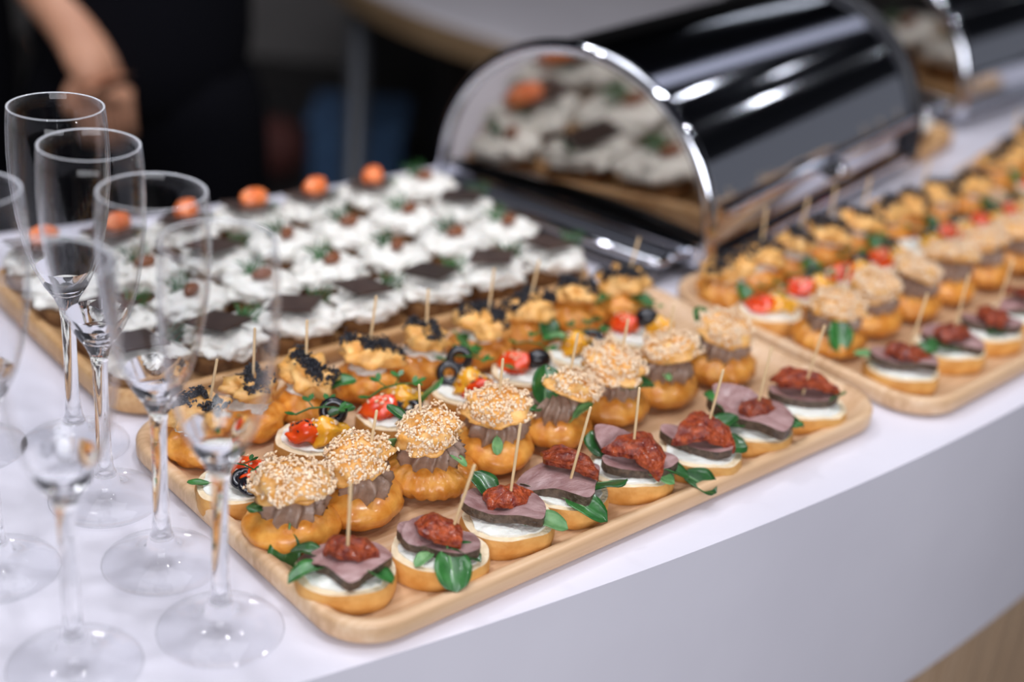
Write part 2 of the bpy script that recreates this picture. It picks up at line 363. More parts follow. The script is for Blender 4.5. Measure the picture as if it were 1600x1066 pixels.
# ------------------------------------------------------------------ people behind the counter
def skin_obj(name, joints, edges, m, parent, sub=2, root=0):
    me = bpy.data.meshes.new(name); me.from_pydata([j[0] for j in joints], edges, [])
    me.materials.append(MT[m]); o = obj(name, me, parent)
    sk = o.modifiers.new('skin', 'SKIN'); sk.use_smooth_shade = True
    for i, j in enumerate(joints):
        r = j[1]; me.skin_vertices[0].data[i].radius = (r, r) if isinstance(r, (int, float)) else r
        me.skin_vertices[0].data[i].use_root = (i == root)
    s = o.modifiers.new('subsurf', 'SUBSURF'); s.levels = sub; s.render_levels = sub
    return o
def person(name_label, loc, rz, hand_front=True):
    t = thing('person', name_label, 'person', loc, rz)
    # facing -y (towards the counter). viewer left = -x
    J = []; E = []
    def add(p, r, prev=None):
        J.append((p, r)); i = len(J) - 1
        if prev is not None: E.append((prev, i))
        return i
    pel = add((0, 0, .95), .10)
    wa = add((0, 0, 1.10), .095, pel); ch = add((0, 0, 1.30), .10, wa); sh = add((0, .01, 1.43), (.12, .08), ch)
    nk = add((0, .01, 1.51), .052, sh); 
    h1 = add((0, -.01, 1.60), (.068, .08), nk); h2 = add((0, -.005, 1.68), (.074, .09), h1); add((0, 0, 1.74), (.05, .06), h2)
    legs = {}
    for s in (-1, 1):
        hp = add((s * .085, 0, .86), .085, pel); kn = add((s * .095, -.01, .48), .058, hp)
        an = add((s * .10, .01, .09), .038, kn); ft = add((s * .105, -.05, .035), .035, an); add((s * .11, -.15, .025), .028, ft)
    # arms
    for s in (-1, 1):
        a0 = add((s * .18, .01, 1.41), .052, sh)
        el = add((s * .215, .03, 1.13), .040, a0)
        if s == -1 and hand_front:
            m1 = add((-.12, -.09, 1.03), .043, el); wr = add((-.045, -.145, .965), .034, m1); pm = add((-.015, -.165, .925), (.042, .028), wr); pe = add((-.005, -.17, .890), (.038, .022), pm)
            hd = Vector((.008, -.01, -1)).normalized(); side = Vector((1, .2, 0)).normalized(); P0 = Vector((-.005, -.17, .890))
        elif hand_front:
            m1 = add((.16, .13, 1.06), .036, el); wr = add((.09, .18, 1.02), .028, m1); pm = add((.06, .185, 1.0), (.034, .02), wr); pe = add((.03, .187, .985), (.034, .018), pm)
            hd = Vector((-1, .1, -.4)).normalized(); side = Vector((-.3, 0, 1)).normalized(); P0 = Vector((.03, .187, .985))
        else:
            m1 = add((s * .225, 0, 1.0), .038, el); wr = add((s * .225, -.03, .88), .028, m1); pm = add((s * .225, -.035, .84), (.018, .036), wr); pe = add((s * .225, -.038, .80), (.018, .034), pm)
            hd = Vector((0, -.1, -1)).normalized(); side = Vector((0, 1, 0)); P0 = Vector((s * .225, -.038, .80))
        curl = Vector((0, .35, 0)) if (s == -1 and hand_front) else Vector((-s * .35, 0, 0))
        for k in range(4):
            off = (k - 1.5) * .019; L = (.030, .034, .032, .025)[k]
            b = P0 + side * off; p1 = b + hd * L; p2 = p1 + (hd + curl).normalized() * L * .8; p3 = p2 + (hd + curl * 2).normalized() * L * .6
            i0 = add(tuple(b), .0095, pe); i1 = add(tuple(p1), .009, i0); i2 = add(tuple(p2), .0083, i1); add(tuple(p3), .007, i2)
        b = P0 - hd * .03 - side * .030; i0 = add(tuple(b), .011, pm); i1 = add(tuple(b - side * .018 + hd * .03), .010, i0); add(tuple(b - side * .014 + hd * .055), .008, i1)
    skin_obj('body', J, E, 'skin', t)
    # shirt and trousers
    TJ = [((0, 0, .76), .20), ((0, 0, 1.10), .15), ((0, 0, 1.30), .165), ((0, .01, 1.42), (.13, .09)), ((0, .01, 1.47), .065),
          ((-.18, .01, 1.40), .068), ((-.205, .02, 1.22), .060), ((.18, .01, 1.40), .068), ((.205, .02, 1.22), .062), ((.215, .03, 1.13), .058), ((.16, .13, 1.06), .054), ((.09, .18, 1.02), .050), ((.02, .187, .985), .055)]
    TE = [(0, 1), (1, 2), (2, 3), (3, 4), (3, 5), (5, 6), (3, 7), (7, 8), (8, 9), (9, 10), (10, 11), (11, 12)]
    skin_obj('shirt', TJ, TE, 'black_cloth', t)
    PJ = [((0, 0, .97), .14), ((0, 0, .90), .145), ((-.092, 0, .80), .105), ((-.10, -.01, .48), .080), ((-.105, .0, .08), .066), ((.092, 0, .80), .105), ((.10, -.01, .48), .080), ((.105, 0, .08), .066)]
    skin_obj('trousers', PJ, [(0, 1), (1, 2), (2, 3), (3, 4), (1, 5), (5, 6), (6, 7)], 'black_cloth', t)
    for s in (-1, 1):
        obj('shoe', blob('shoe', 'shoe', lambda d: (d[0] * 4.8, d[1] * 13.5 - 5, max(0, d[2] * (5.5 + d[1] * 1.5) + 2.5))), t, (s * .108, -.01, 0))
    obj('hair', blob('hair', 'hair', lambda d: (d[0] * 9.3, d[1] * 11 + (1.5 if d[2] > -.2 else 3.5), d[2] * 11 * (1 if d[2] > 0 else .9) if d[1] > -.35 or d[2] > .45 else abs(d[2]) * 8 + 3), 28, 18), t, (0, .012, 1.675))
    for s in (-1, 1):
        e = obj('eye', blob('eye', 'eye', lambda d: (d[0] * 1.2, d[1] * 1.2, d[2] * 1.0), 12, 8), t, (s * .031, -.083, 1.665))
        obj('ear', blob('ear', 'skin', lambda d: (d[0] * .8, d[1] * 1.8, d[2] * 3), 12, 8), t, (s * .078, .005, 1.655))
    obj('nose', blob('nose', 'skin', lambda d: (d[0] * 1.4 * (1 - .4 * d[2]), d[1] * 1.8, d[2] * 2.4), 12, 8), t, (0, -.098, 1.63))
    obj('mouth', blob('mouth', 'lip', lambda d: (d[0] * 2.4, d[1] * .7, d[2] * .7), 12, 8), t, (0, -.088, 1.585))
    return t
person('person in black clothes standing behind the counter, one bare forearm hanging in front', (-0.565, 1.97, 0), 0)
person('second person in black clothes, further back at the left edge', (-1.16, 2.55, 0), .4, False)

# ------------------------------------------------------------------ trays
def rrect(L, Wd, inset, r, n=10):
    r = max(r - inset, .004); x0, x1, y0, y1 = inset, L - inset, inset, Wd - inset; P = []
    for (cx, cy, a) in ((x1 - r, y0 + r, -90), (x1 - r, y1 - r, 0), (x0 + r, y1 - r, 90), (x0 + r, y0 + r, 180)):
        for i in range(n + 1):
            t = R_(a + 90 * i / n); P.append((cx + r * math.cos(t), cy + r * math.sin(t)))
    return P
def tray_mesh(name, L, Wd, H, fl, m, rad=.05):
    prof = [(.006, 0), (.002, .002), (0, .005), (0, H - .0025), (.0012, H - .0008), (.003, H), (.007, H - .0005), (.012, fl + .003), (.017, fl + .0006), (.022, fl)]
    V = []; F = []; k = 44
    for ins, z in prof: V += [(x, y, z) for x, y in rrect(L, Wd, ins, rad)]
    for i in range(len(prof) - 1):
        for j in range(k): F.append((i * k + j, i * k + (j + 1) % k, (i + 1) * k + (j + 1) % k, (i + 1) * k + j))
    F.append(tuple(range(k))[::-1]); F.append(tuple(range((len(prof) - 1) * k, len(prof) * k)))
    me = mesh(name, V, F, m)
    return me
def rot_about(p, ang):
    c, s = math.cos(ang), math.sin(ang); x, y = p[0] - CX, p[1] - CY
    return (CX + c * x - s * y, CY + s * x + c * y)
T1 = ((-0.0663, .5847), .75187, .4657, .254)
T2 = ((.302, .892), .802, .4657, .258)
T3 = ((-0.2475, .7850), .728, .44, .25)
T4 = (rot_about(T2[0], R_(10.6)), T2[1] + R_(10.6), .4657, .270)
T5 = ((.193, 1.653), -.606, .28, .13)
T1o = ((T1[0][0] - .007 * (math.cos(T1[1]) - math.sin(T1[1])), T1[0][1] - .007 * (math.cos(T1[1]) + math.sin(T1[1]))), T1[1])
FL = .007
front_me = tray_mesh('tray', .4690, .260, .0155, FL, 'bamboo', .034); small_me = tray_mesh('short_tray', .28, .13, .019, .010, 'bamboo_dark', .03); tray_me = tray_mesh('tray', .4657, .258, .0155, FL, 'bamboo', .040)
deep_me = tray_mesh('deep_tray', .432, .248, .019, .010, 'bamboo_dark', .04)
def put_tray(T, me, label, grp):
    o = obj('serving_tray', me, None, (T[0][0], T[0][1], TZ + .0002), (0, 0, T[1]))
    o['label'] = label; o['category'] = 'tray'; o['group'] = grp
put_tray(T1o, front_me, 'light bamboo tray in front, loaded with beef crostini and sesame puffs, nearest the counter edge', 'bamboo serving trays')
put_tray(T2, tray_me, 'bamboo tray on the right, near corner behind the right end of the front tray', 'bamboo serving trays')
put_tray(T3, deep_me, 'deeper wooden tray holding white cream canapés between the flutes and the bread box', 'bamboo serving trays')
put_tray(T4, tray_me, 'light bamboo tray furthest to the right, mostly hidden under golden puffs at the frame edge', 'bamboo serving trays')
put_tray(T5, small_me, 'short wooden tray with one row of cream canapés between the two bread boxes', 'bamboo serving trays')
def tl(T, u, v, z=FL):
    c, s = math.cos(T[1]), math.sin(T[1]); u *= .01; v *= .01
    return (T[0][0] + c * u - s * v, T[0][1] + s * u + c * v, TZ + z + .0004)

# ------------------------------------------------------------------ food mesh library (cm inside, metres out)
rng = random.Random(4)
ICO_V = []
def _ico():
    g = (1 + 5 ** .5) / 2
    V = [(-1, g, 0), (1, g, 0), (-1, -g, 0), (1, -g, 0), (0, -1, g), (0, 1, g), (0, -1, -g), (0, 1, -g), (g, 0, -1), (g, 0, 1), (-g, 0, -1), (-g, 0, 1)]
    F = [(0, 11, 5), (0, 5, 1), (0, 1, 7), (0, 7, 10), (0, 10, 11), (1, 5, 9), (5, 11, 4), (11, 10, 2), (10, 7, 6), (7, 1, 8), (3, 9, 4), (3, 4, 2), (3, 2, 6), (3, 6, 8), (3, 8, 9), (4, 9, 5), (2, 4, 11), (6, 2, 10), (8, 6, 7), (9, 8, 1)]
    n = math.sqrt(1 + g * g); return np.array(V) / n, F
IV, IF = _ico()
def seeds_mesh(name, m, pts, size=(.15, .09, .05), jit=.25):
    V = []; F = []
    for (p, n) in pts:
        n = Vector(n).normalized(); q = n.to_track_quat('Z', 'Y').to_matrix() @ Matrix.Rotation(rng.uniform(0, 2 * PI), 3, 'Z') @ Matrix.Rotation(rng.gauss(0, jit * 2), 3, 'X') @ Matrix.Rotation(rng.gauss(0, jit * 2), 3, 'Y')
        k = rng.uniform(.8, 1.2); S = np.array(size) * k; A = np.array(q)
        X = (IV * S) ; X[:, 1] *= (1 - .35 * X[:, 0] / S[0])
        X = X @ A.T + np.array(p); b = len(V); V += [tuple(c * .01) for c in X]; F += [tuple(i + b for i in f) for f in IF]
    return mesh(name, V, F, m)

def bun_fn(seed, ridges, amp, a=2.45, b=2.2, c=1.35):
    def fn(d):
        x, y, z = d; ang = math.atan2(y, x)
        k = 1 + .06 * nz(d, 1.6, seed) + .02 * nz(d, 5, seed)
        if ridges:
            w_ = abs(math.cos(ridges * .5 * ang + 1.2 * z + seed)) ** .6
            k *= 1 + amp * (w_ - .5) * (1 - abs(z) ** 3)
        sq = 1 + .06 * (1 - abs(z))
        zz = z * c * k
        return (x * a * k * sq, y * b * k * sq, max(zz, -c * .80) + c * .80)
    return fn
BUNS = [blob('bun_ribbed', 'choux', bun_fn(1, 16, .13), 64, 18), blob('bun_smooth', 'choux', bun_fn(2, 9, .05), 40, 16),
        blob('bun_shell', 'choux', bun_fn(3, 22, .12, 2.6, 2.3, 1.3), 80, 18), blob('bun_soft', 'choux', bun_fn(5, 12, .09), 48, 16)]
def cap_fn(seed, amp=.22):
    def fn(d):
        x, y, z = d
        k = 1 + amp * nz(d, 2.0, seed) * 1.6 + amp * .5 * nz(d, 4.5, seed)
        return (x * 2.1 * k, y * 1.75 * k, (z * 1.15 if z > 0 else z * .45) * k)
    return fn
CAPS = []; CAPSEEDS = []
for i in range(4):
    f = cap_fn(10 + i); CAPS.append(blob('puff_cap', 'choux_cap', f, 32, 16)); pts = []
    while len(pts) < 640:
        a = rng.uniform(0, 2 * PI); z = rng.uniform(-.12, 1); r = math.sqrt(1 - z * z); d = (r * math.cos(a), r * math.sin(a), z)
        if nz(d, 1.4, i + 30) < -.22 and z < .6: continue
        p = f(d); o_ = max(0, nz(d, 3.4, i) * .55) + rng.uniform(-.02, .16)
        pts.append(((p[0] * (1 + o_ * .2), p[1] * (1 + o_ * .2), p[2] + o_), (d[0], d[1], d[2] + .2)))
    CAPSEEDS.append(seeds_mesh('sesame_seeds', 'sesame', pts))
def lump_fn(seed, a, b, c, n=6):
    def fn(d):
        x, y, z = d; ang = math.atan2(y, x)
        k = 1 + .15 * abs(math.sin(n * .5 * ang + 2.2 * z + seed)) + .20 * nz(d, 2.1, seed)
        zz = z * c * (1 + .1 * nz(d, 3, seed))
        return (x * a * k, y * b * k, max(zz, -c * .75) + c * .75)
    return fn
def lump_fn2(seed, a, b, c):
    def fn(d):
        k = 1 + .55 * nz(d, 1.9, seed) + .22 * nz(d, 4.0, seed); z = d[2] * c * k
        return (d[0] * a * k, d[1] * b * k, max(z, -.45) + .42)
    return fn
LBUNS = [blob('small_bun', 'choux', lump_fn(s, 2.15, 1.95, 1.45, n), 44, 16) for s, n in ((1, 8), (2, 7), (3, 9))]
LCAPS = []; LSEEDS = []
for i in range(3):
    f = lump_fn2(20 + i, 1.95, 1.6, 1.0); LCAPS.append(blob('small_cap', 'choux_cap', f, 36, 14)); pts = []
    th = rng.uniform(-.6, .6)
    while len(pts) < 560:
        x = rng.uniform(-.95, .95); y = rng.gauss(0, .21) + .25 * math.sin(3 * x + i); 
        if x * x + y * y > .93: continue
        if nz((x, y, 0), 2.6, i + 3) < -.25: continue
        X = x * math.cos(th) - y * math.sin(th); Y = x * math.sin(th) + y * math.cos(th)
        d = (X, Y, math.sqrt(max(0.02, 1 - X * X - Y * Y))); p = f(d); h = abs(rng.gauss(0, .20))
        pts.append(((p[0], p[1], p[2] + h), (rng.gauss(0, .5), rng.gauss(0, .5), 1)))
    LSEEDS.append(seeds_mesh('black_sesame', 'black_seed', pts, (.14, .09, .06), .6))
def mousse(seed, R=1.75, H=1.25, fins=15):
    V = []; F = []; seg = fins * 8; rows = 11
    for i in range(rows):
        t = i / (rows - 1); z = -.15 + t * (H + .15)
        rr = R * (.80 + .25 * math.sin(PI * (t * .9 + .12))) * (1 - .45 * max(0, t - .7) / .3)
        for j in range(seg):
            a = 2 * PI * j / seg; w_ = math.cos(fins * .5 * (a + .22 * math.sin(t * 3.2 + seed) + .25 * t + .10 * math.sin(2 * a + seed))) 
            k = (1 + .17 * (1 - 2 * abs(w_) ** .8)) * (1 + .06 * math.sin(a * 3 + seed * 2)) + .03 * nz((math.cos(a), math.sin(a), t), 2, seed)
            V.append((rr * k * math.cos(a) * .01, rr * k * math.sin(a) * .92 * .01, (z + .10 * math.sin(a * 2 + seed)) * .01))
    for i in range(rows - 1):
        for j in range(seg):
            a = i * seg + j; b = i * seg + (j + 1) % seg; F.append((a, b, b + seg, a + seg))
    V.append((0, 0, H * .01)); top = len(V) - 1
    for j in range(seg): F.append(((rows - 1) * seg + j, (rows - 1) * seg + (j + 1) % seg, top))
    return mesh('mousse', V, F, 'mousse')
MOUSSE = [mousse(1, 1.85, 1.75, 13), mousse(2.5, 1.85, 1.75, 11)]
def bread_out(seed, a=2.72, b=2.25):
    def f(t):
        k = 1 + .05 * nz((math.cos(t), math.sin(t), 0), 1.3, seed) + .02 * nz((math.cos(t), math.sin(t), 0), 4, seed)
        c, s = math.cos(t), math.sin(t)
        return (a * k * math.copysign(abs(c) ** .88, c), b * k * math.copysign(abs(s) ** .88, s))
    return f
BREADS = [slab('bread_slice', ['crumb', 'crust', 'x'], bread_out(s), 1.35, lambda x, y: 1.35 + .05 * math.sin(x * 2 + y * 3), 4, 48, .10) for s in (1, 2, 3)]
def cream_out(seed, k0=.85):
    g = bread_out(seed)
    def f(t):
        x, y = g(t); k = k0 + .07 * nz((math.cos(t) * 2, math.sin(t) * 2, 0), 2.0, seed + 9); return (x * k, y * k)
    return f
CREAMS = [slab('cream_cheese', ['cream', 'cream'], cream_out(s), .28, (lambda s: lambda x, y: .22 + .13 * nz((x, y, 0), 1.5, s) + .06 * nz((x, y, 0), 4, s) - .012 * (x * x + y * y))(s), 10, 44) for s in (1, 2, 3)]
def beef_me(seed, pts, bend, L=1.14, th=.52):
    """rounded polygon through pts"""
    n = len(pts)
    def out(t):
        u = t / (2 * PI) * n; i = int(u) % n; f = u - int(u)
        p0, p1, p2, p3 = (Vector(pts[(i + k - 1) % n]) for k in range(4))
        q = .5 * ((2 * p1) + (p2 - p0) * f + (2 * p0 - 5 * p1 + 4 * p2 - p3) * f * f + (3 * p1 - p0 - 3 * p2 + p3) * f ** 3)
        j = 1 + .03 * nz((q[0], q[1], 0), 3, seed); return (q[0] * L * j, q[1] * L * j)
    zf = lambda x, y: bend(x, y) + .07 * nz((x, y, 0), 1.4, seed)
    return slab('beef_slice', ['beef', 'beef_edge'], out, th, zf, 8, 48)
BEEFS = [
    beef_me(1, [(2.0, .3), (.9, 1.25), (-1.2, 1.15), (-2.0, .5), (-.9, -.5), (.1, -1.7), (.9, -1.1)], lambda x, y: .30 - .10 * x * x - .06 * y * y + .10 * x),
    beef_me(2, [(1.7, -.4), (1.9, .6), (.6, 1.1), (-.9, 1.2), (-1.8, .6), (-1.5, -.4), (0, -.9)], lambda x, y: .25 - .07 * x * x + .12 * y),
    beef_me(3, [(1.5, -1.2), (1.7, .3), (.5, 1.3), (-1.1, 1.5), (-2.1, .2), (-1.8, -.5), (0, -1.0)], lambda x, y: .35 + .16 * math.sin(1.7 * x) - .05 * y * y),
    beef_me(4, [(1.9, -.2), (1.2, .9), (-.2, .9), (-1.7, .5), (-1.8, -.5), (-.3, -.8), (1.2, -.8)], lambda x, y: .06 * x * x),
    beef_me(6, [(1.2, -.5), (1.0, .6), (.1, 1.7), (-.7, 2.0), (-1.1, 1.0), (-1.0, -.5), (0, -1.0)], lambda x, y: .12 * y),
]
def tomato_me(seed, pts, fold):
    n = len(pts)
    def out(t):
        u = t / (2 * PI) * n; i = int(u) % n; f = u - int(u); a = Vector(pts[i]); b = Vector(pts[(i + 1) % n])
        q = a.lerp(b, f * f * (3 - 2 * f)); k = 1 + .10 * nz((q[0], q[1], 0), 2.2, seed); return (q[0] * k * 1.12, q[1] * k * 1.12)
    zf = lambda x, y: fold(x, y) + .22 * nz((x, y, 0), 1.6, seed) + .10 * nz((x, y, 0), 4.5, seed)
    return slab('dried_tomato', ['dried_tomato', 'dried_tomato'], out, .26, zf, 10, 44)
TOMS = [
    tomato_me(1, [(1.35, -.35), (1.0, .5), (.1, .9), (-.9, .7), (-1.2, -.1), (-.5, -.75), (.4, -.9)], lambda x, y: .35 - .25 * x * x - .35 * y * y),
    tomato_me(2, [(1.5, -.9), (1.1, .2), (.1, 1.0), (-.4, 1.0), (-1.3, -.3), (-1.5, -.9), (0, -.9)], lambda x, y: .75 - .35 * abs(x) - .25 * (y - .3) ** 2),
    tomato_me(3, [(1.6, -.5), (1.5, .1), (.4, .7), (-.9, .9), (-1.5, .5), (-1.0, -.5), (.6, -.6)], lambda x, y: .45 - .15 * x * x + .1 * y),
]
def leaf_me(name, L, Wd, cup, droop, m='leaf', stem=.6):
    nu, nv = 12, 7; V = []; F = []
    for side in (0, 1):
        for i in range(nu + 1):
            u = i / nu; wv = Wd * .5 * (math.sin(PI * u ** 1.15) ** .42 if 0 < u < 1 else 0.05)
            for j in range(nv):
                v = -1 + 2 * j / (nv - 1); y = wv * v
                z = cup * (abs(v) ** 1.6) * wv - droop * u * u + .04 * math.sin(9 * u + 3 * v) * Wd * abs(v) - .03 * (1 - abs(v)) * 2
                V.append((u * L * .01, y * .01, (z - side * .045) * .01))
    k = nv * (nu + 1)
    for i in range(nu):
        for j in range(nv - 1):
            a = i * nv + j; F.append((a, a + nv, a + nv + 1, a + 1)); F.append((k + a, k + a + 1, k + a + nv + 1, k + a + nv))
    for i in range(nu):
        for j in (0, nv - 1):
            a = i * nv + j; q = (a, a + nv, k + a + nv, k + a); F.append(q if j else q[::-1])
    n1 = len(F); idx = [0] * n1
    sv_, sf_ = tube([(-stem * .01, 0, -.0008), (0, 0, -.0006), (L * .004, 0, (-droop * .16 - .07) * .01), (L * .0085, 0, (-droop * .72 - .08) * .01)], [.0007, .0007, .0005, .0002], 6)
    b = len(V); V += sv_; F += [tuple(i + b for i in f) for f in sf_]; idx += [1] * len(sf_)
    return mesh(name, V, F, [m, 'leaf_pale'], idx)
LEAVES = [leaf_me('leaf', 2.3, 1.8, .35, .3), leaf_me('leaf', 2.8, 1.6, .5, .7), leaf_me('leaf', 1.9, 1.7, -.25, .15), leaf_me('leaf', 2.2, 1.1, .2, -.3),
          leaf_me('pale_leaf', 2.3, 1.4, .3, .5, 'leaf_pale')]
def sprig_me():
    P = [tube([(-1.5, 0, .1), (-.6, .15, .35), (.4, .05, .4), (1.4, -.2, .3)], [.07, .07, .06, .04], 6), tube([(.2, .05, .4), (.7, .5, .6)], .04, 5), tube([(-.3, .1, .35), (-.6, .6, .6)], .04, 5)]
    for (x, y, z, a) in ((1.4, -.2, .3, 0), (1.3, -.2, .3, .9), (1.2, -.2, .3, -1.0), (.7, .5, .6, .8), (.65, .45, .6, 1.9), (-.6, .6, .6, 2.2), (-.6, .6, .6, 1.2), (-1.4, 0, .1, 2.9)):
        c, s = math.cos(a), math.sin(a); L = rng.uniform(.55, .8)
        ring = [(0, 0), (.35, .16), (.7, .17), (1, 0), (.7, -.17), (.35, -.16)]
        v = [(x + (c * p * L - s * q), y + (s * p * L + c * q), z + .15 * p + dz) for dz in (0.02, -.02) for p, q in ring]
        P.append((v, [(0, 1, 2, 3, 4, 5), (11, 10, 9, 8, 7, 6)] + [(i, i + 6, (i + 1) % 6 + 6, (i + 1) % 6) for i in range(6)]))
    V, F = join(P); return mesh('sprout', [tuple(c * .01 for c in p) for p in V], F, 'leaf', smooth=False)
SPRIG = sprig_me()
def pepper_fn(seed, a, b, c, bend):
    def fn(d):
        x, y, z = d; k = 1 + .42 * nz(d, 1.5, seed) + .16 * nz(d, 3.5, seed)
        X = x * a * 1.08 * k; return (X, y * b * k * (1 - .35 * x) + bend * X * X * .3, z * c * .85 * k + c * .6 - .16 * X * X + .16 * math.sin(3 * X + 2 * y + seed))
    return fn
PEP_R = [blob('red_tomato', 'pepper_red', pepper_fn(s, 1.25, .95, .75, .6)) for s in (1, 2)]
PEP_Y = [blob('yellow_tomato', 'pepper_yellow', pepper_fn(s, 1.25, 1.05, .8, -.4)) for s in (3, 4)]
OLIVE = blob('olive', 'olive', lambda d: (d[0] * .95, d[1] * .8, d[2] * .8 + .6), 24, 14)
V, F = lathe([(.0036, -.0013), (.0075, -.0016), (.0092, 0), (.0075, .0016), (.0036, .0013)], 32, True)
ORING = mesh('olive_ring', V, F, 'olive')
pts = [((rng.gauss(0, .45), rng.gauss(0, .35), 0), (0, 0, 1)) for _ in range(16)]
def scatter_on(fn, n, seed):
    r = []
    for _ in range(n):
        d = Vector((rng.gauss(0, .5), rng.gauss(0, .45), 1)).normalized(); p = fn(d); r.append(((p[0], p[1], p[2] + .04), tuple(d)))
    return r
PSEED = [seeds_mesh('black_sesame', 'black_seed', scatter_on(pepper_fn(1, 1.25, .95, .75, .6), 16, 1), (.13, .08, .05)),
         seeds_mesh('sesame_seeds', 'sesame', scatter_on(pepper_fn(2, 1.25, .95, .75, .6), 12, 1), (.15, .09, .05)),
         seeds_mesh('sesame_seeds', 'sesame', scatter_on(pepper_fn(3, 1.25, 1.05, .8, -.4), 12, 1), (.15, .09, .05))]
def curd_fn(seed, a, b, c, amp=.3):
    def fn(d):
        k = 1 + amp * nz(d, 2.6, seed) + amp * .6 * abs(nz(d, 6, seed)); return (d[0] * a * k, d[1] * b * k, d[2] * c * k + c * .6)
    return fn
CURD = [blob('cream_filling', 'cream', curd_fn(s, 1.5, 1.3, .55), 36, 18) for s in (1, 2)]
def stick_me(L):
    V, F = lathe([(.0001, -.0), (.0004, .001), (.0009, .006), (.0009, L - .0006), (.0006, L), (.0001, L + .0001)], 10); return mesh('skewer', V, F, 'stick')
STICKS = {}
def skewer(t, x, y, z, L, tx=0.0, ty=0.0):
    k = round(L, 1)
    if k not in STICKS: STICKS[k] = stick_me(k * .01)
    return obj('skewer', STICKS[k], t, (x * .01, y * .01, z * .01), (ty, tx, 0))
def lf(t, k, x, y, z, head, pit=0.0, rl=0.0, s=1.0):
    nm = 'leaf'
    o = obj(nm, LEAVES[k], t, (x * .01, y * .01, z * .01), (0, 0, 0), s)
    o.rotation_mode = 'QUATERNION'
    o.rotation_quaternion = (Matrix.Rotation(R_(head), 3, 'Z') @ Matrix.Rotation(-R_(pit), 3, 'Y') @ Matrix.Rotation(R_(rl), 3, 'X')).to_quaternion()
    return o

# ------------------------------------------------------------------ food builders. item frame: +x right, +y away from the guest side
G_BEEF, G_PUFF, G_VEG, G_BLK, G_DES = 'roast beef crostini on skewers', 'sesame puffs filled with brown mousse', 'vegetable and olive crostini', 'small puffs topped with black sesame', 'cream topped canapés'
def beef_crostini(loc, label, beef=0, bz=0, tom=0, tz=0, leaves=(), pick=(0, 0, 5.2, 0, 0), bread=0, rz=0, br=0, beef2=None, tpos=(0, 0), bpos=(0, 0), bt=(0, 0), tt=(0, 0), bs=1.0, ts=1.0):
    t = thing('beef_crostini', label, 'canapé', loc, 0, G_BEEF)
    s = 1.0
    obj('bread_slice', BREADS[bread], t, (0, 0, 0), (0, 0, R_(br)), s); obj('cream_cheese', CREAMS[bread], t, (0, 0, .0130), (0, 0, R_(br)), s)
    obj('beef_slice', BEEFS[beef], t, (bpos[0] * .01, bpos[1] * .01, .0205), (R_(bt[0]), R_(bt[1]), R_(bz)), 1.12 * bs)
    if beef2: obj('beef_slice', BEEFS[beef2[0]], t, (beef2[1] * .01, beef2[2] * .01, beef2[3] * .01), (R_(beef2[5]), R_(beef2[6]), R_(beef2[4])), .9)
    obj('dried_tomato', TOMS[tom], t, (tpos[0] * .01, tpos[1] * .01, .0272), (R_(tt[0]), R_(tt[1]), R_(tz)), 1.14 * ts)
    for l in leaves: lf(t, *l)
    skewer(t, pick[0], pick[1], 1.0, pick[2], R_(pick[3]), R_(pick[4]))
    return t
def sesame_puff(loc, label, bun=0, cap=0, mo=0, rz=0, ct=(0, 0), cz=0, leaves=(), pick=(0, 0, 6.0, 0, 0), cpos=(0, 0), bs=1.0, cs=1.0):
    t = thing('sesame_puff', label, 'pastry', loc, 0, G_PUFF)
    obj('bun', BUNS[bun], t, (0, 0, 0), (0, 0, R_(rz)), (1.08 * bs, 1.08 * bs, bs))
    obj('mousse', MOUSSE[mo], t, (0, 0, .0195 * bs), (0, 0, R_(rz * 2)), 1)
    c = obj('cap', CAPS[cap], t, (cpos[0] * .01, cpos[1] * .01, .0365), (R_(ct[0]), R_(ct[1]), R_(cz)), 1.03 * cs)
    s = obj('sesame_seeds', CAPSEEDS[cap], c); s['kind'] = 'stuff'
    for l in leaves: lf(t, *l)
    if pick: skewer(t, pick[0], pick[1], 1.2, pick[2], R_(pick[3]), R_(pick[4]))
    return t
def veg_crostini(loc, label, rz=0, bread=1, red=(-.8, -.2, 0), yel=(.9, .1, 30), ring=None, ol=None, sprig=None, leaves=(), var=0, curd=True):
    t = thing('vegetable_crostini', label, 'canapé', loc, 0, G_VEG)
    obj('bread_slice', BREADS[bread], t, (0, 0, 0), (0, 0, R_(rz)), .95); obj('cream_cheese', CREAMS[bread], t, (0, 0, .0125), (0, 0, R_(rz)), .95)
    if curd: obj('cream_filling', CURD[var], t, (.006, .006, .0135), (0, 0, R_(rz * 3)), .8)
    if red:
        p = obj('red_tomato', PEP_R[var], t, (red[0] * .01, red[1] * .01, .0150), (0, 0, R_(red[2]))); s = obj('sesame_seeds', PSEED[var], p); s['kind'] = 'stuff'
    if yel:
        p = obj('yellow_tomato', PEP_Y[0], t, (yel[0] * .01, yel[1] * .01, .0155), (0, 0, R_(yel[2]))); s = obj('sesame_seeds', PSEED[2], p); s['kind'] = 'stuff'
    for r in (ring or ()): obj('olive_ring', ORING, t, (r[0] * .01, r[1] * .01, r[2] * .01), (R_(r[3]), R_(r[4]), 0))
    for r in (ol or ()): obj('olive', OLIVE, t, (r[0] * .01, r[1] * .01, r[2] * .01), (0, 0, R_(r[3])))
    if sprig: obj('sprout', SPRIG, t, (sprig[0] * .01, sprig[1] * .01, sprig[2] * .01), (0, R_(-8), R_(sprig[3])), sprig[4] if len(sprig) > 4 else 1)
    for l in leaves: lf(t, *l)
    return t
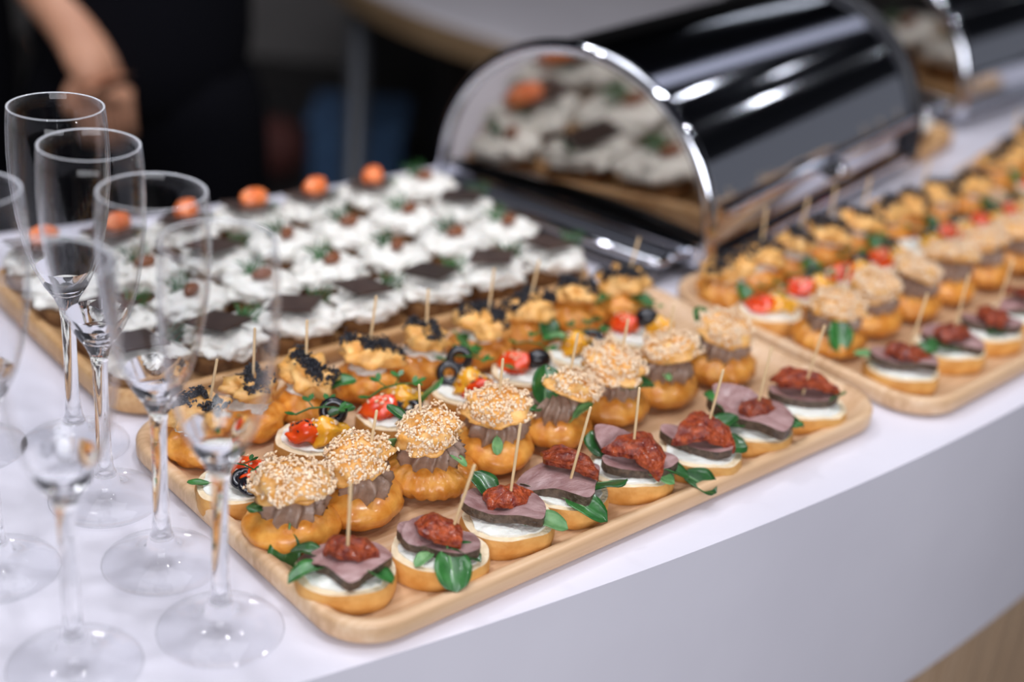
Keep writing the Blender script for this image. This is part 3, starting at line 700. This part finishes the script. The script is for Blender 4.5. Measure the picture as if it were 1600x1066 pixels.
def black_puff(loc, label, bun=0, cap=0, rz=0, ct=(0, 0), cz=0, leaves=(), pick=(0, 0, 6.6, 0, 0), cpos=(0, 0), bs=1.0, curd=True):
    t = thing('black_sesame_puff', label, 'pastry', loc, 0, G_BLK)
    obj('bun', LBUNS[bun], t, (0, 0, 0), (0, 0, R_(rz)), bs)
    if curd: obj('cream_filling', CURD[bun % 2], t, (0, 0, .0195), (0, 0, R_(rz)), (.95, .95, .8))
    c = obj('cap', LCAPS[cap], t, (cpos[0] * .01, cpos[1] * .01, .0275), (R_(ct[0]), R_(ct[1]), R_(cz)))
    s = obj('black_sesame', LSEEDS[cap], c); s['kind'] = 'stuff'
    for l in leaves: lf(t, *l)
    if pick: skewer(t, pick[0], pick[1], 1.0, pick[2], R_(pick[3]), R_(pick[4]))
    return t
# dessert style canapes
RYE = [slab('bread_base', ['rye', 'rye'], bread_out(s + 4, 2.6, 2.3), 1.3, lambda x, y: 1.3, 3, 32, .06) for s in (1, 2)]
def whip_fn(seed):
    def fn(d):
        x, y, z = d; ang = math.atan2(y, x); k = 1 + .10 * math.sin(9 * ang + 3 * nz(d, 1.2, seed) * 3) * (1 - abs(z)) + .30 * nz(d, 2.6, seed) + .22 * abs(nz(d, 6, seed))
        r = math.hypot(x, y); dip = .15 * max(0, 1 - (r / .55) ** 2) if z > 0 else 0
        return (x * 2.80 * k, y * 2.48 * k, z * (1.0 if z > 0 else .8) * k + .35 - dip)
    return fn
WHIP = [blob('cream_swirl', 'whip', whip_fn(s), 56, 24) for s in (1, 2, 3)]
V, F = box(-.0165, .0165, -.0165, .0165, 0, .002); CHOC = mesh('dark_square', V, F, 'choco', smooth=False)
def dill_me():
    P = []
    for k in range(14):
        a = rng.uniform(-.9, .9); L = rng.uniform(.6, 1.1); x0 = rng.uniform(-.5, .5); 
        P.append(tube([(x0, 0, 0), (x0 + math.sin(a) * L * .5, math.cos(a) * L * .5, .3), (x0 + math.sin(a) * L, math.cos(a) * L, .35 + rng.uniform(0, .4))], [.05, .04, .02], 5))
    P.append(tube([(-.7, 0, 0), (0, .05, .08), (.7, 0, 0)], .05, 5))
    V, F = join(P); return mesh('dill_sprig', [tuple(c * .01 for c in p) for p in V], F, 'leaf')
DILL = dill_me()
SALM = blob('salmon_roll', 'salmon', lambda d: (d[0] * 1.25 * (1 + .12 * math.sin(4 * math.atan2(d[1], d[0]) + 5 * d[2])), d[1] * .95, (d[2] * .85 + .7) * (1 + .12 * nz(d, 2, 5))), 36, 18)
NUT = blob('nut', 'nut', lambda d: (d[0] * .75 * (1 - .2 * d[0]), d[1] * .42, d[2] * .35 + .3), 16, 10)
def cream_canape(loc, label, kind='square', v=0, rz=0, cz=40):
    t = thing('cream_canape', label, 'canapé', loc, R_(rz), G_DES)
    obj('bread_base', RYE[v % 2], t, (0, 0, 0)); obj('cream_swirl', WHIP[v % 3], t, (0, 0, .0155), (0, 0, R_(v * 77)))
    if kind in ('square', 'salmon'):
        obj('dark_square', CHOC, t, (-.004, -.004, .0325), (R_(-6), R_(6), R_(cz)))
    if kind == 'square': obj('dill_sprig', DILL, t, (.017, .003, .0285), (0, 0, R_(-30)), 1.4)
    if kind == 'nut':
        obj('nut', NUT, t, (.002, -.003, .0275), (0, 0, R_(cz)), 1.25); obj('dill_sprig', DILL, t, (-.004, .004, .029), (0, 0, R_(20)), 1.5)
    if kind == 'salmon':
        obj('salmon_roll', SALM, t, (.003, .004, .0295), (0, 0, R_(cz))); obj('dill_sprig', DILL, t, (.014, -.002, .028), (0, 0, R_(-60)))
    return t

# ------------------------------------------------------------------ FRONT TRAY, row of roast beef crostini (left to right)
beef_crostini(tl(T1, 2.1, 4.0), 'beef crostini in the near left corner of the front tray, pointed pink slice hanging forward', 0, 10, 0, 10,
    [(1, -.9, -.2, 1.75, 215, 6, 10, .85), (0, 1.0, -.3, 1.75, -28, 8, -20, .85), (2, .6, -.7, 1.7, -60, 5, 0, .5), (1, -1.2, .5, 1.8, 170, 10, 0, .7)],
    (.1, -.2, 6.0, 0, -2), 0, 0, 10, tpos=(.1, .3), ts=.95)
beef_crostini(tl(T1, 7.6, 2.7), 'beef crostini with two broad green leaves draped over its front rim', 3, -15, 0, -25,
    [(0, .5, -.9, 2.1, -72, -20, 5, 1.15), (1, .6, -.4, 2.0, -25, 5, 0, .7), (4, -.3, -.9, 1.75, -130, 0, 0, .6)],
    (.3, .2, 6.0, 12, -2), 1, 0, -5, tpos=(-.2, .2), beef2=(1, -.6, .6, 2.0, 60, 5, 5))
beef_crostini(tl(T1, 12.9, 2.9), 'beef crostini with curled tomato and pale leaf on its right, third from the left', 2, 5, 0, 40,
    [(4, 1.2, -.1, 1.7, -12, 5, 10, 1.0), (0, -.9, 1.0, 1.9, 140, 35, 0, .95), (4, 1.1, -.9, 1.4, -60, -30, 0, .6)],
    (-.1, .2, 6.6, 2, -2), 2, 0, 20, tpos=(-.2, .4), bpos=(-.2, .1))
beef_crostini(tl(T1, 17.8, 3.5), 'beef crostini with broad pinkish slice pinned by a leaning skewer and round leaves at right', 0, 35, 2, -15,
    [(2, 1.3, -.2, 2.0, 5, 18, -25, 1.35), (1, .1, -1.5, 1.75, -22, -4, 20, 1.0), (0, -1.3, -.6, 1.7, 150, 0, 0, .7), (2, 1.4, -.7, 1.6, -45, -12, 0, .8)],
    (.2, -.3, 6.6, 7, 2), 0, 0, -12, tpos=(.2, .7), bs=1.15, bpos=(-.1, .1))
beef_crostini(tl(T1, 23.1, 3.0), 'beef crostini with two crossed slices, seeded tomato wedge and a long leaf trailing right', 3, 15, 1, -20,
    [(2, -1.4, .5, 1.8, 130, 30, 0, 1.1), (1, 1.1, -.3, 1.9, -5, 2, 0, .95), (4, .8, -.6, 1.8, -22, 0, 10, .9)],
    (.1, .1, 6.0, -2, -2), 1, 0, 5, tpos=(.5, -.1), tt=(0, 14), beef2=(4, -.6, .8, 2.25, 35, 35, -20), bpos=(.5, -.3), ts=1.05)
lo_ = tl(T1, 26.2, 1.0)
t = thing('fallen_salad_leaf', 'lone green salad leaf with pale stem lying on the front tray rim', 'leaf', (lo_[0], lo_[1], lo_[2] + .009))
obj('leaf', LEAVES[0], t, (-.002, -.002, .002), (R_(15), R_(12), R_(-18)), 1.05)
V, F = tube([(-.021, .006, .012), (-.012, .004, .011), (-.004, .0, .006), (0, -.002, .002)], [.0008, .0010, .0010, .0008], 8)
obj('stem', mesh('leaf_stem', V, F, 'leaf_pale'), t)
beef_crostini(tl(T1, 28.7, 2.1), 'beef crostini with thick straight cut slice under a triangular seeded tomato', 3, -22, 1, 5,
    [(0, 1.0, -.2, 1.8, 8, 8, 20, .9), (1, .6, .9, 1.9, 40, 35, 0, .9)],
    (.1, .3, 6.2, 5, 0), 2, 0, 0, tpos=(0, .1), bpos=(-.3, 0), ts=1.1, tt=(0, 5))
beef_crostini(tl(T1, 34.2, 2.4), 'beef crostini with a large folded slice over heaped dark leaves, front tray', 2, -20, 0, 60,
    [(1, -1.0, -.4, 1.8, -160, -5, 10, 1.1), (0, -.6, -.9, 1.9, 190, 2, 0, 1.0), (0, -1.5, .4, 1.8, 170, 40, 0, 1.0), (4, .3, -.9, 1.8, -5, 2, 0, .9), (1, .5, -.4, 2.0, 12, 5, 0, 1.1), (3, 1.6, -.6, 1.9, -20, 12, 10, .8)],
    (.1, .2, 6.2, 3, -2), 0, 0, -8, tpos=(.2, .3), bs=1.2, beef2=(4, -.9, .6, 2.6, 25, 30, -35), bpos=(0, .1))
beef_crostini(tl(T1, 39.9, 2.3), 'beef crostini at the front tray right end with tomato slab and upright leaf', 3, 5, 2, 5,
    [(2, 1.0, -.2, 1.8, 20, 30, -40, .95)], (-.4, .3, 6.4, 6, -1), 1, 0, 5, tpos=(-.3, .3), ts=1.15, bpos=(-.3, .2))
# row of sesame puffs
sesame_puff(tl(T1, 2.3, 9.7), 'sesame puff at the left end with a leaf hanging down its front on a stem', 1, 0, 0, 20, (6, -6), 0,
    [(0, .2, -1.9, 1.9, -95, -62, 0, 1.05), (2, -1.2, -1.1, 3.0, 200, 0, 0, .6)], None, cs=1.02)
sesame_puff(tl(T1, 7.0, 9.6), 'sesame puff second from the left, cap leaning left over striped mousse', 1, 1, 1, 60, (4, -14), 40, [], (.1, 0, 6.0, 6, -2), cpos=(-.4, 0))
sesame_puff(tl(T1, 12.4, 10.0), 'sesame puff on a deeply ridged shell bun with pale leaf at its left', 2, 2, 0, 0, (-4, -6), 80,
    [(4, -1.5, -.4, 3.5, 170, -35, 40, .95), (3, -1.4, .5, 4.2, 150, 10, 0, .8), (4, 1.4, -.9, 2.9, -20, -10, 0, .5)], (-.3, .2, 5.8, -6, 0), cpos=(-.1, 0))
sesame_puff(tl(T1, 17.9, 10.1), 'sesame puff with flaking cap and tall straight skewer, mousse in deep waves', 1, 3, 1, 100, (2, 0), 10, [(4, .1, -1.6, 2.7, -80, -40, 0, .5)], (0, 0, 6.2, 0, 0))
sesame_puff(tl(T1, 23.0, 10.3), 'sesame puff with cap slid right and a big glossy upright leaf on its mousse', 3, 0, 0, 140, (4, 22), 60,
    [(0, -.6, -1.1, 3.0, 100, 78, 5, 1.15), (2, -.7, -1.2, 2.9, 190, 10, 0, .6), (4, 1.3, -1.4, 2.4, 20, 50, 0, .7)], (.6, .2, 6.6, 4, 0), cpos=(1.1, .1))
sesame_puff(tl(T1, 28.3, 10.3), 'sesame puff in mid row with dark leaf sticking out right under its cap', 3, 1, 1, 10, (4, -4), 120,
    [(1, .4, -1.3, 2.9, 25, 12, 10, 1.0)], (.3, .4, 6.2, 3, 0), cs=1.1)
sesame_puff(tl(T1, 33.4, 10.1), 'sesame puff third from the right end with its cap split and drooping on the right', 1, 2, 0, 50, (8, 14), 170,
    [(4, -.2, -1.5, 2.9, -60, 0, 0, .4)], (0, 0, 6.2, 0, 0), cpos=(.2, 0))
sesame_puff(tl(T1, 39.6, 10.2), 'sesame puff at the front tray right end with grey green leaf at left', 0, 3, 1, 33, (10, 12), 20,
    [(2, -1.5, -.6, 3.0, 190, -20, 30, 1.1), (0, -1.4, 0, 3.4, 120, 60, 0, .9)], None, cs=1.0)
# row of vegetable crostini
veg_crostini(tl(T1, 1.9, 14.6), 'vegetable crostini at the left edge with one red tomato piece and olive rings', 20, 1, (.7, .6, 20), None, [(.4, -.5, 2.0, 15, 0), (.9, -.9, 1.8, 5, 10)], None, (0, 0, 2.3, -20, .8), [(3, -1.7, -.5, 1.5, 200, 0, 0, .6)], 1)
veg_crostini(tl(T1, 8.6, 16.6), 'vegetable crostini with red and yellow tomato under a standing olive ring', 0, 1, (-.7, -.5, -20), (.7, -.1, 30), [(.9, .6, 3.0, 70, 10)], None, (.1, .2, 3.0, 10), [(0, .5, .8, 2.6, 20, 20, 0, .8)], 0)
veg_crostini(tl(T1, 14.8, 16.6), 'vegetable crostini with a large bright green leaf standing at its right', 40, 2, (-.8, -.3, 70), (.5, .8, 20), [(.8, -.5, 2.1, 15, 0)], None, (-.3, .2, 2.7, 30, 1.1), [(2, 1.1, .3, 2.0, 25, 48, -30, 1.35)], 1)
veg_crostini(tl(T1, 20.9, 16.4), 'vegetable crostini with a large yellow tomato and two upright olive rings behind', 0, 1, (.6, -.8, 10), (.2, 0, 0), [(-.9, 1.1, 3.1, 75, 5), (-1.5, .5, 2.2, 60, 0)], None, (-.5, .9, 3.0, -8), [], 0)
veg_crostini(tl(T1, 26.2, 16.3), 'vegetable crostini with round red tomato beside a whole black olive', 0, 2, (-.7, .2, 40), None, None, [(.6, .3, 1.6, 20)], (.2, .8, 2.8, -30), [(3, -.6, -.8, 1.9, 200, 10, 0, .6)], 1)
veg_crostini(tl(T1, 31.4, 16.4), 'vegetable crostini mostly hidden behind the tallest sesame caps, yellow tomato showing', 10, 1, None, (-.2, .2, 10), [(.7, .3, 2.5, 30, 0)], None, (0, .4, 2.6, 20), [(4, -.8, .2, 2.2, 160, 10, 0, .8)], 0)
veg_crostini(tl(T1, 37.6, 16.2), 'vegetable crostini in the front tray far corner, red tomato, olive and yellow tomato', 0, 1, (-1.1, .5, 10), (1.3, .4, 60), None, [(.2, .5, 2.0, 0)], (.2, .9, 3.2, 0, .6), [], 1)
# row of black sesame puffs
B = [(2.4, 20.4), (6.6, 21.3), (10.9, 21.2), (15.9, 21.5), (20.6, 21.2), (25.8, 21.2), (30.6, 21.5), (35.2, 21.4), (40.2, 21.3)]
BL = ['small puff alone at the far left corner of the front tray, behind a flute stem', 'small black sesame puff seen through the bowl of the front flute',
      'black sesame puff with seeds spilling down its left side and dark leaf at right', 'black sesame puff with two black seed clumps and a skewer between them',
      'black sesame puff in mid row with seeds heaped on its right', 'black sesame puff with a green leaf low on its left side', 'black sesame puff tilted, seeds on top with a skewer standing up',
      'tall black sesame puff with a thin ring of seeds, next to the last one', 'black sesame puff at the far right corner, cap edged with seeds and leaves beneath']
BLV = [[(0, .3, -.9, 2.3, -30, 10, 0, .7)], [], [(0, 1.3, -.5, 2.5, 20, 20, 0, .9), (2, 1.1, -.9, 2.2, -10, -10, 0, .7)], [], [],
       [(0, -1.6, -.8, 2.5, -40, -15, 0, .95)], [(0, 1.2, -.8, 3.1, -65, -40, 0, .9), (2, -.2, -1.4, 2.0, 10, 0, 0, .8)], [(3, 1.0, -1, 2.0, -40, 0, 0, .7)], [(0, -.8, -1.2, 2.6, 215, -5, 0, 1.0), (0, .6, -1.2, 2.6, -20, -5, 0, .9)]]
for i, (u, v) in enumerate(B):
    black_puff(tl(T1, u, v), BL[i], i % 3, (i * 2 + 1) % 3, i * 40, (rng.uniform(-8, 8), rng.choice([-14, -6, 8, 14])), i * 67, BLV[i], None if i == 7 else (rng.uniform(-.3, .3), 0, 6.0 + .5 * (i % 2), rng.uniform(-4, 10), -2), bs=1.0 + (.12 if i > 5 else 0))

# ------------------------------------------------------------------ RIGHT TRAY
ORD = ['first', 'second', 'third', 'fourth', 'fifth', 'sixth', 'seventh', 'eighth', 'ninth']
def leafset(k):
    r = random.Random(k); return [(r.choice([0, 1, 2, 4]), r.uniform(-1.2, 1.2), r.uniform(-1.1, -.2), 1.8, r.choice([200, -20, -60, 20, 150]) + r.uniform(-15, 15), r.uniform(0, 12), 0, r.uniform(.7, 1.0)) for _ in range(2)]
def fill_tray(T, tn, nb, skip_px=True):
    kb = 0
    for i, (u, v) in enumerate([(3.4, 4.6), (9.8, 4.4), (15.6, 4.2), (21.4, 4.2), (27.2, 4.0), (33.0, 4.0), (36.4, 4.0), (41.6, 4.2)][:nb[0]]):
        lab = ('beef crostini in the right tray near corner, dark tomato on wide slice' if tn == 'right tray' and i == 0 else
               'beef crostini, %s from the near corner in the %s' % (ORD[i], tn))
        beef_crostini(tl(T, u, v), lab, (2, 1, 3, 0, 3, 2, 1, 0)[i], (10, -20, 0, 30, -10, 5, 15, 0)[i], (0, 0, 0, 2, 2, 0, 1, 0)[i], i * 50,
                      [(0, .6, .4, 2.2, 10, 25, 0, .9), (4, -1.6, .2, 1.6, 170, 20, 0, .9)] if i == 0 else leafset(i + 5), (.1, .1, 6.4, (5, 1, 4, -2, 3, 0, 2, 1)[i], -2), i % 3, 0, i * 9, ts=1.1)
    for i, (u, v) in enumerate([(3.4, 11.2), (9.4, 11.5), (15.2, 11.4), (21.0, 11.5), (26.8, 11.6), (32.4, 11.5), (38.0, 11.4), (43.0, 11.4)][:nb[1]]):
        lab = ('sesame puff at the right tray near end with a dark glossy leaf' if tn == 'right tray' and i == 0 else
               'sesame puff, %s from the near end of the %s' % (ORD[i], tn))
        sesame_puff(tl(T, u, v), lab, (0, 1, 3, 1, 0, 3, 1, 2)[i], (i + 1) % 4, i % 2, i * 33, ((4, 2), (6, -8), (14, 6), (18, 12), (12, 14), (6, -6), (3, 8), (5, 5))[i], i * 50,
                    [(0, 0, -1.5, 3.4, -70, -55, 10, 1.1)] if i == 0 else ([(0, .3, -1.6, 3.8, -85, -60, 10, 1.1)] if i == 9 else []), (0, 0, 6.0, 4 - i, 0) if i in (0, 3, 5) else None)
    for i, (u, v) in enumerate([(3.0, 16.7), (8.8, 16.9), (14.6, 16.9), (20.4, 17.0), (26.0, 17.0), (31.6, 16.9), (37.2, 16.8), (42.4, 16.7)][:nb[2]]):
        veg_crostini(tl(T, u, v), 'vegetable crostini, %s from the near end of the %s' % (ORD[i], tn), i * 25, i % 3, (-.7, -.4, i * 40) if i != 4 else None, (.8, .1, i * 30),
                     [(.3, .9, 2.6, 40, 10)] if i % 2 else None, [(.8, .8, 1.9, i * 20)] if i % 2 == 0 and i else None, (0, .2, 2.7, i * 60 - 60), [], i % 2)
    for i, (u, v) in enumerate([(3.0, 21.3), (7.9, 21.7), (12.7, 21.7), (17.5, 21.7), (22.3, 21.7), (27.1, 21.7), (31.9, 21.6), (36.7, 21.5), (41.6, 21.3)][:nb[3]]):
        black_puff(tl(T, u, v), 'black sesame puff, %s from the near end of the %s' % (ORD[i], tn), i % 3, i % 3, i * 61, (5, (-10, 8, 12, -6)[i % 4]), i * 45,
                   [(0, .9, -1.0, 2.5, -60, -30, 0, .8)] if i % 2 == 0 else [], (0, .1, 6.4, (3, -2, 4, 0)[i % 4], 0) if i in (1, 2, 3, 4, 6) else None, bs=1.02)
fill_tray(T2, 'right tray', (6, 8, 8, 9))
fill_tray(T4, 'farthest right tray', (0, 3, 5, 6))

# ------------------------------------------------------------------ CREAM CANAPE TRAY
KR = [['square', 'square', 'square', 'square', 'square', 'square', 'square'], ['square', 'nut', 'nut', 'nut', 'nut', 'nut', 'nut'],
      ['nut', 'nut', 'square', 'nut', 'nut', 'nut', 'square'], ['salmon', 'salmon', 'salmon', 'salmon', 'salmon', 'salmon', 'nut']]
ROWN = ['front row', 'second row', 'third row', 'back row']
LOOK = {'square': 'dark square and dill', 'nut': 'brown nut and dill', 'salmon': 'orange salmon roll'}
for r in range(4):
    for c in range(7):
        k = KR[r][c]
        cream_canape(tl(T3, 3.3 + 6.05 * c + (.5 if r % 2 else 0) * (c < 6), 3.6 + 6.0 * r, .010), 'cream canapé with %s, %s from left in the %s' % (LOOK[k], ORD[c], ROWN[r]),
                     k, r * 2 + c, 8 * ((r + c) % 3) + 20, 25 + 12 * ((c + r) % 3))
for c in range(4):
    cream_canape(tl(T5, 4.2 + 6.5 * c, 6.5, .010), 'cream canapé, %s from left on the short tray between the bread boxes' % ORD[c], 'nut', c, 20, 30)

# ------------------------------------------------------------------ bread boxes
def bread_box(loc, ax, label, grp):
    """origin: centre of the near end on the counter; +Y runs along the axis, +X to the side of the opening"""
    t = thing('bread_box', label, 'bread box', loc, ax - PI / 2, grp)
    A, Hh, B0, L = .146, .138, .034, .448
    n = 48
    def arch(k, th, y, dz=0): return (k * A * math.cos(th), y, B0 + k * Hh * math.sin(th) + dz)
    # plinth
    V, F = box(-A - .004, A - .026, -.034, L + .01, .002, .014); bevel(obj('plinth', mesh('plinth', V, F, 'base_metal', smooth=False), t), .004)
    V, F = box(-A + .004, A - .004, .0, L, .014, B0); bevel(obj('base_tray', mesh('base_tray', V, F, 'chrome', smooth=False), t), .003)
    V, F = tube([(-A, -.030, .020), (A - .036, -.030, .020), (A - .029, -.027, .020), (A - .027, -.015, .020), (A - .027, .0, .020)], .0045, 10)
    obj('front_rail', mesh('front_rail', V, F, 'chrome'), t)
    # end panels: gently dished polished discs
    for nm, y, s in (('end_panel', .004, 1), ('end_panel', L - .004, -1)):
        V = []; F = []; rn = 10
        for i in range(rn + 1):
            k = i / rn
            for j in range(n + 1):
                th = PI * j / n; x, _, z = arch(k * .97, th, 0); V.append((x, y + s * .011 * (1 - k * k), z))
        for i in range(rn):
            for j in range(n): F.append((i * (n + 1) + j, i * (n + 1) + j + 1, (i + 1) * (n + 1) + j + 1, (i + 1) * (n + 1) + j))
        m0 = len(V); V += [(x, yy + s * .004, z) for x, yy, z in V[:m0]]; F += [tuple(q + m0 for q in f[::-1]) for f in F[:]]
        o = obj(nm, mesh('end_panel', V, F, 'mirror'), t)
    # lower front strip of each end (below arch)
    V, F = box(-A * .97, A * .97, .002, .006, .014, B0 + .001); obj('end_skirt', mesh('end_skirt', V, F, 'mirror', smooth=False), t)
    # rims
    def rim(y, r, m):
        P = [arch(1.0, th, y) for th in [PI * j / 40 for j in range(41)]]
        P = [(A, y, .016)] + P + [(-A, y, .016)]
        V, F = tube(P, r, 12); obj('rim', mesh('rim', V, F, m), t)
    rim(.004, .0068, 'chrome'); rim(L - .002, .0085, 'black_plastic')
    # roll top: curved shell
    def shell(name, t0, t1, k0, k1, m, y0=.008, y1=L - .008, nn=60):
        V = []; F = []
        for k in (k0, k1):
            for y in (y0, y1):
                for j in range(nn + 1): V.append(arch(k, t0 + (t1 - t0) * j / nn, y))
        a = nn + 1
        for j in range(nn):
            F.append((j, j + 1, a + j + 1, a + j)); F.append((2 * a + j, 3 * a + j, 3 * a + j + 1, 2 * a + j + 1))
            F.append((j, 2 * a + j, 2 * a + j + 1, j + 1)); F.append((a + j, a + j + 1, 3 * a + j + 1, 3 * a + j))
        F.append((0, a, 3 * a, 2 * a)); F.append((nn, 2 * a + nn, 3 * a + nn, a + nn))
        keep = [f for q, f in enumerate(F) if q >= 4 * nn or q % 4 < 2]; caps = [f for q, f in enumerate(F) if q < 4 * nn and q % 4 >= 2]; b_ = len(V); V = V + V; F = keep[:2 * nn] + [tuple(i + b_ for i in f) for f in caps + keep[2 * nn:]]
        me = mesh(name, V, F, m, smooth=True)
        me.polygons.foreach_set('use_smooth', [abs(p.normal.y) < .5 for p in me.polygons]); return obj(name, me, t)
    shell('roll_top', R_(14), R_(178), 1.0, .975, 'lid')
    V, F = box(A * .945, A * .965, .008, L - .008, .014, B0 + .036); obj('front_panel', mesh('front_panel', V, F, 'chrome', smooth=False), t)
    # pull rail with knob along lid edge
    e = arch(1.035, R_(13), 0)
    V, F = box(e[0] - .004, e[0] + .006, .02, L - .02, e[2] - .006, e[2] + .002)
    bevel(obj('pull_rail', mesh('pull_rail', V, F, 'chrome', smooth=False), t), .002)
    V, F = box(A * .965, A * .965 + .010, .015, L - .015, .016, .024)
    bevel(obj('lower_rail', mesh('lower_rail', V, F, 'chrome', smooth=False), t), .002)
    k = obj('handle', blob('box_handle', 'black_plastic', lambda d: (d[0] * 1.0, d[1] * 1.8, d[2] * .9), 20, 12), t, (e[0] + .012, L * .47, e[2] - .004))
    obj('handle_cap', blob('handle_cap', 'chrome', lambda d: (d[0] * .5, d[1] * .9, d[2] * .7), 16, 10), k, (.009, 0, 0))
    return t
BB = (.036, 1.1945); BAX = .965
bread_box((BB[0], BB[1], TZ), BAX, 'chrome roll-top bread box with mirror end beside the white cream canapés', 'chrome roll-top bread boxes')
b2 = (.395, 1.75)
bread_box((b2[0], b2[1], TZ), BAX - .11, 'second chrome roll-top bread box further along the counter at the upper right', 'chrome roll-top bread boxes')

# ------------------------------------------------------------------ champagne flutes
outer = [(.0001, .0002), (.020, .0002), (.0325, .0004), (.0334, .0012), (.0325, .0020), (.022, .0040), (.0125, .0075), (.0085, .0115), (.0083, .0145), (.0072, .0175), (.0052, .023), (.0044, .034), (.0041, .060), (.0043, .088), (.0052, .097),
         (.0080, .104), (.0130, .112), (.0185, .124), (.0230, .139), (.0262, .157), (.0283, .177), (.0287, .195), (.0280, .212), (.0270, .2228)]
inner = [(.0262, .2230), (.0257, .2225), (.0267, .212), (.0274, .195), (.0270, .177), (.0249, .157), (.0216, .139), (.0168, .124), (.0108, .113), (.0055, .1075), (.0001, .1062)]
V, F = lathe(outer, 64); bowl_i = 15
def flute_parts():
    # one continuous blown glass: foot, stem and bowl share the surface, so it is a single closed mesh
    P = outer + inner; V, F = lathe(P, 64); idx = []
    for i in range(len(P) - 1):
        solid = (.010 < P[i][1] and P[i + 1][1] < .114); idx += [0 if solid else (2 if P[i][1] > .2225 and P[i + 1][1] > .2224 else 1)] * 64
    return mesh('flute', V, F, ['glass', 'thin_glass', 'glass_rim_highlight'], idx)
FL_ME = flute_parts()
for (x, y, lab) in ((-.2700, .7620, 'champagne flute furthest back, its tall rim highest in the photo against black clothes'),
                    (-.2330, .7046, 'champagne flute second furthest back, rim overlapping the tallest-looking one'),
                    (-.1837, .6469, 'champagne flute in the middle of the cluster, foot beside the front tray edge'),
                    (-.1385, .5934, 'champagne flute nearest the front tray corner, bowl in front of black sesame puffs'),
                    (-.2030, .5540, 'champagne flute nearest the camera, with the widest blurred bowl at lower left'),
                    (-.2690, .6260, 'champagne flute at the left edge, rim cut by the frame'),
                    (-.3300, .7450, 'champagne flute barely in frame at the far left edge')):
    o = obj('champagne_flute', FL_ME, None, (x, y, TZ + .0003)); o['label'] = lab; o['category'] = 'glass'; o['group'] = 'empty champagne flutes at the left'
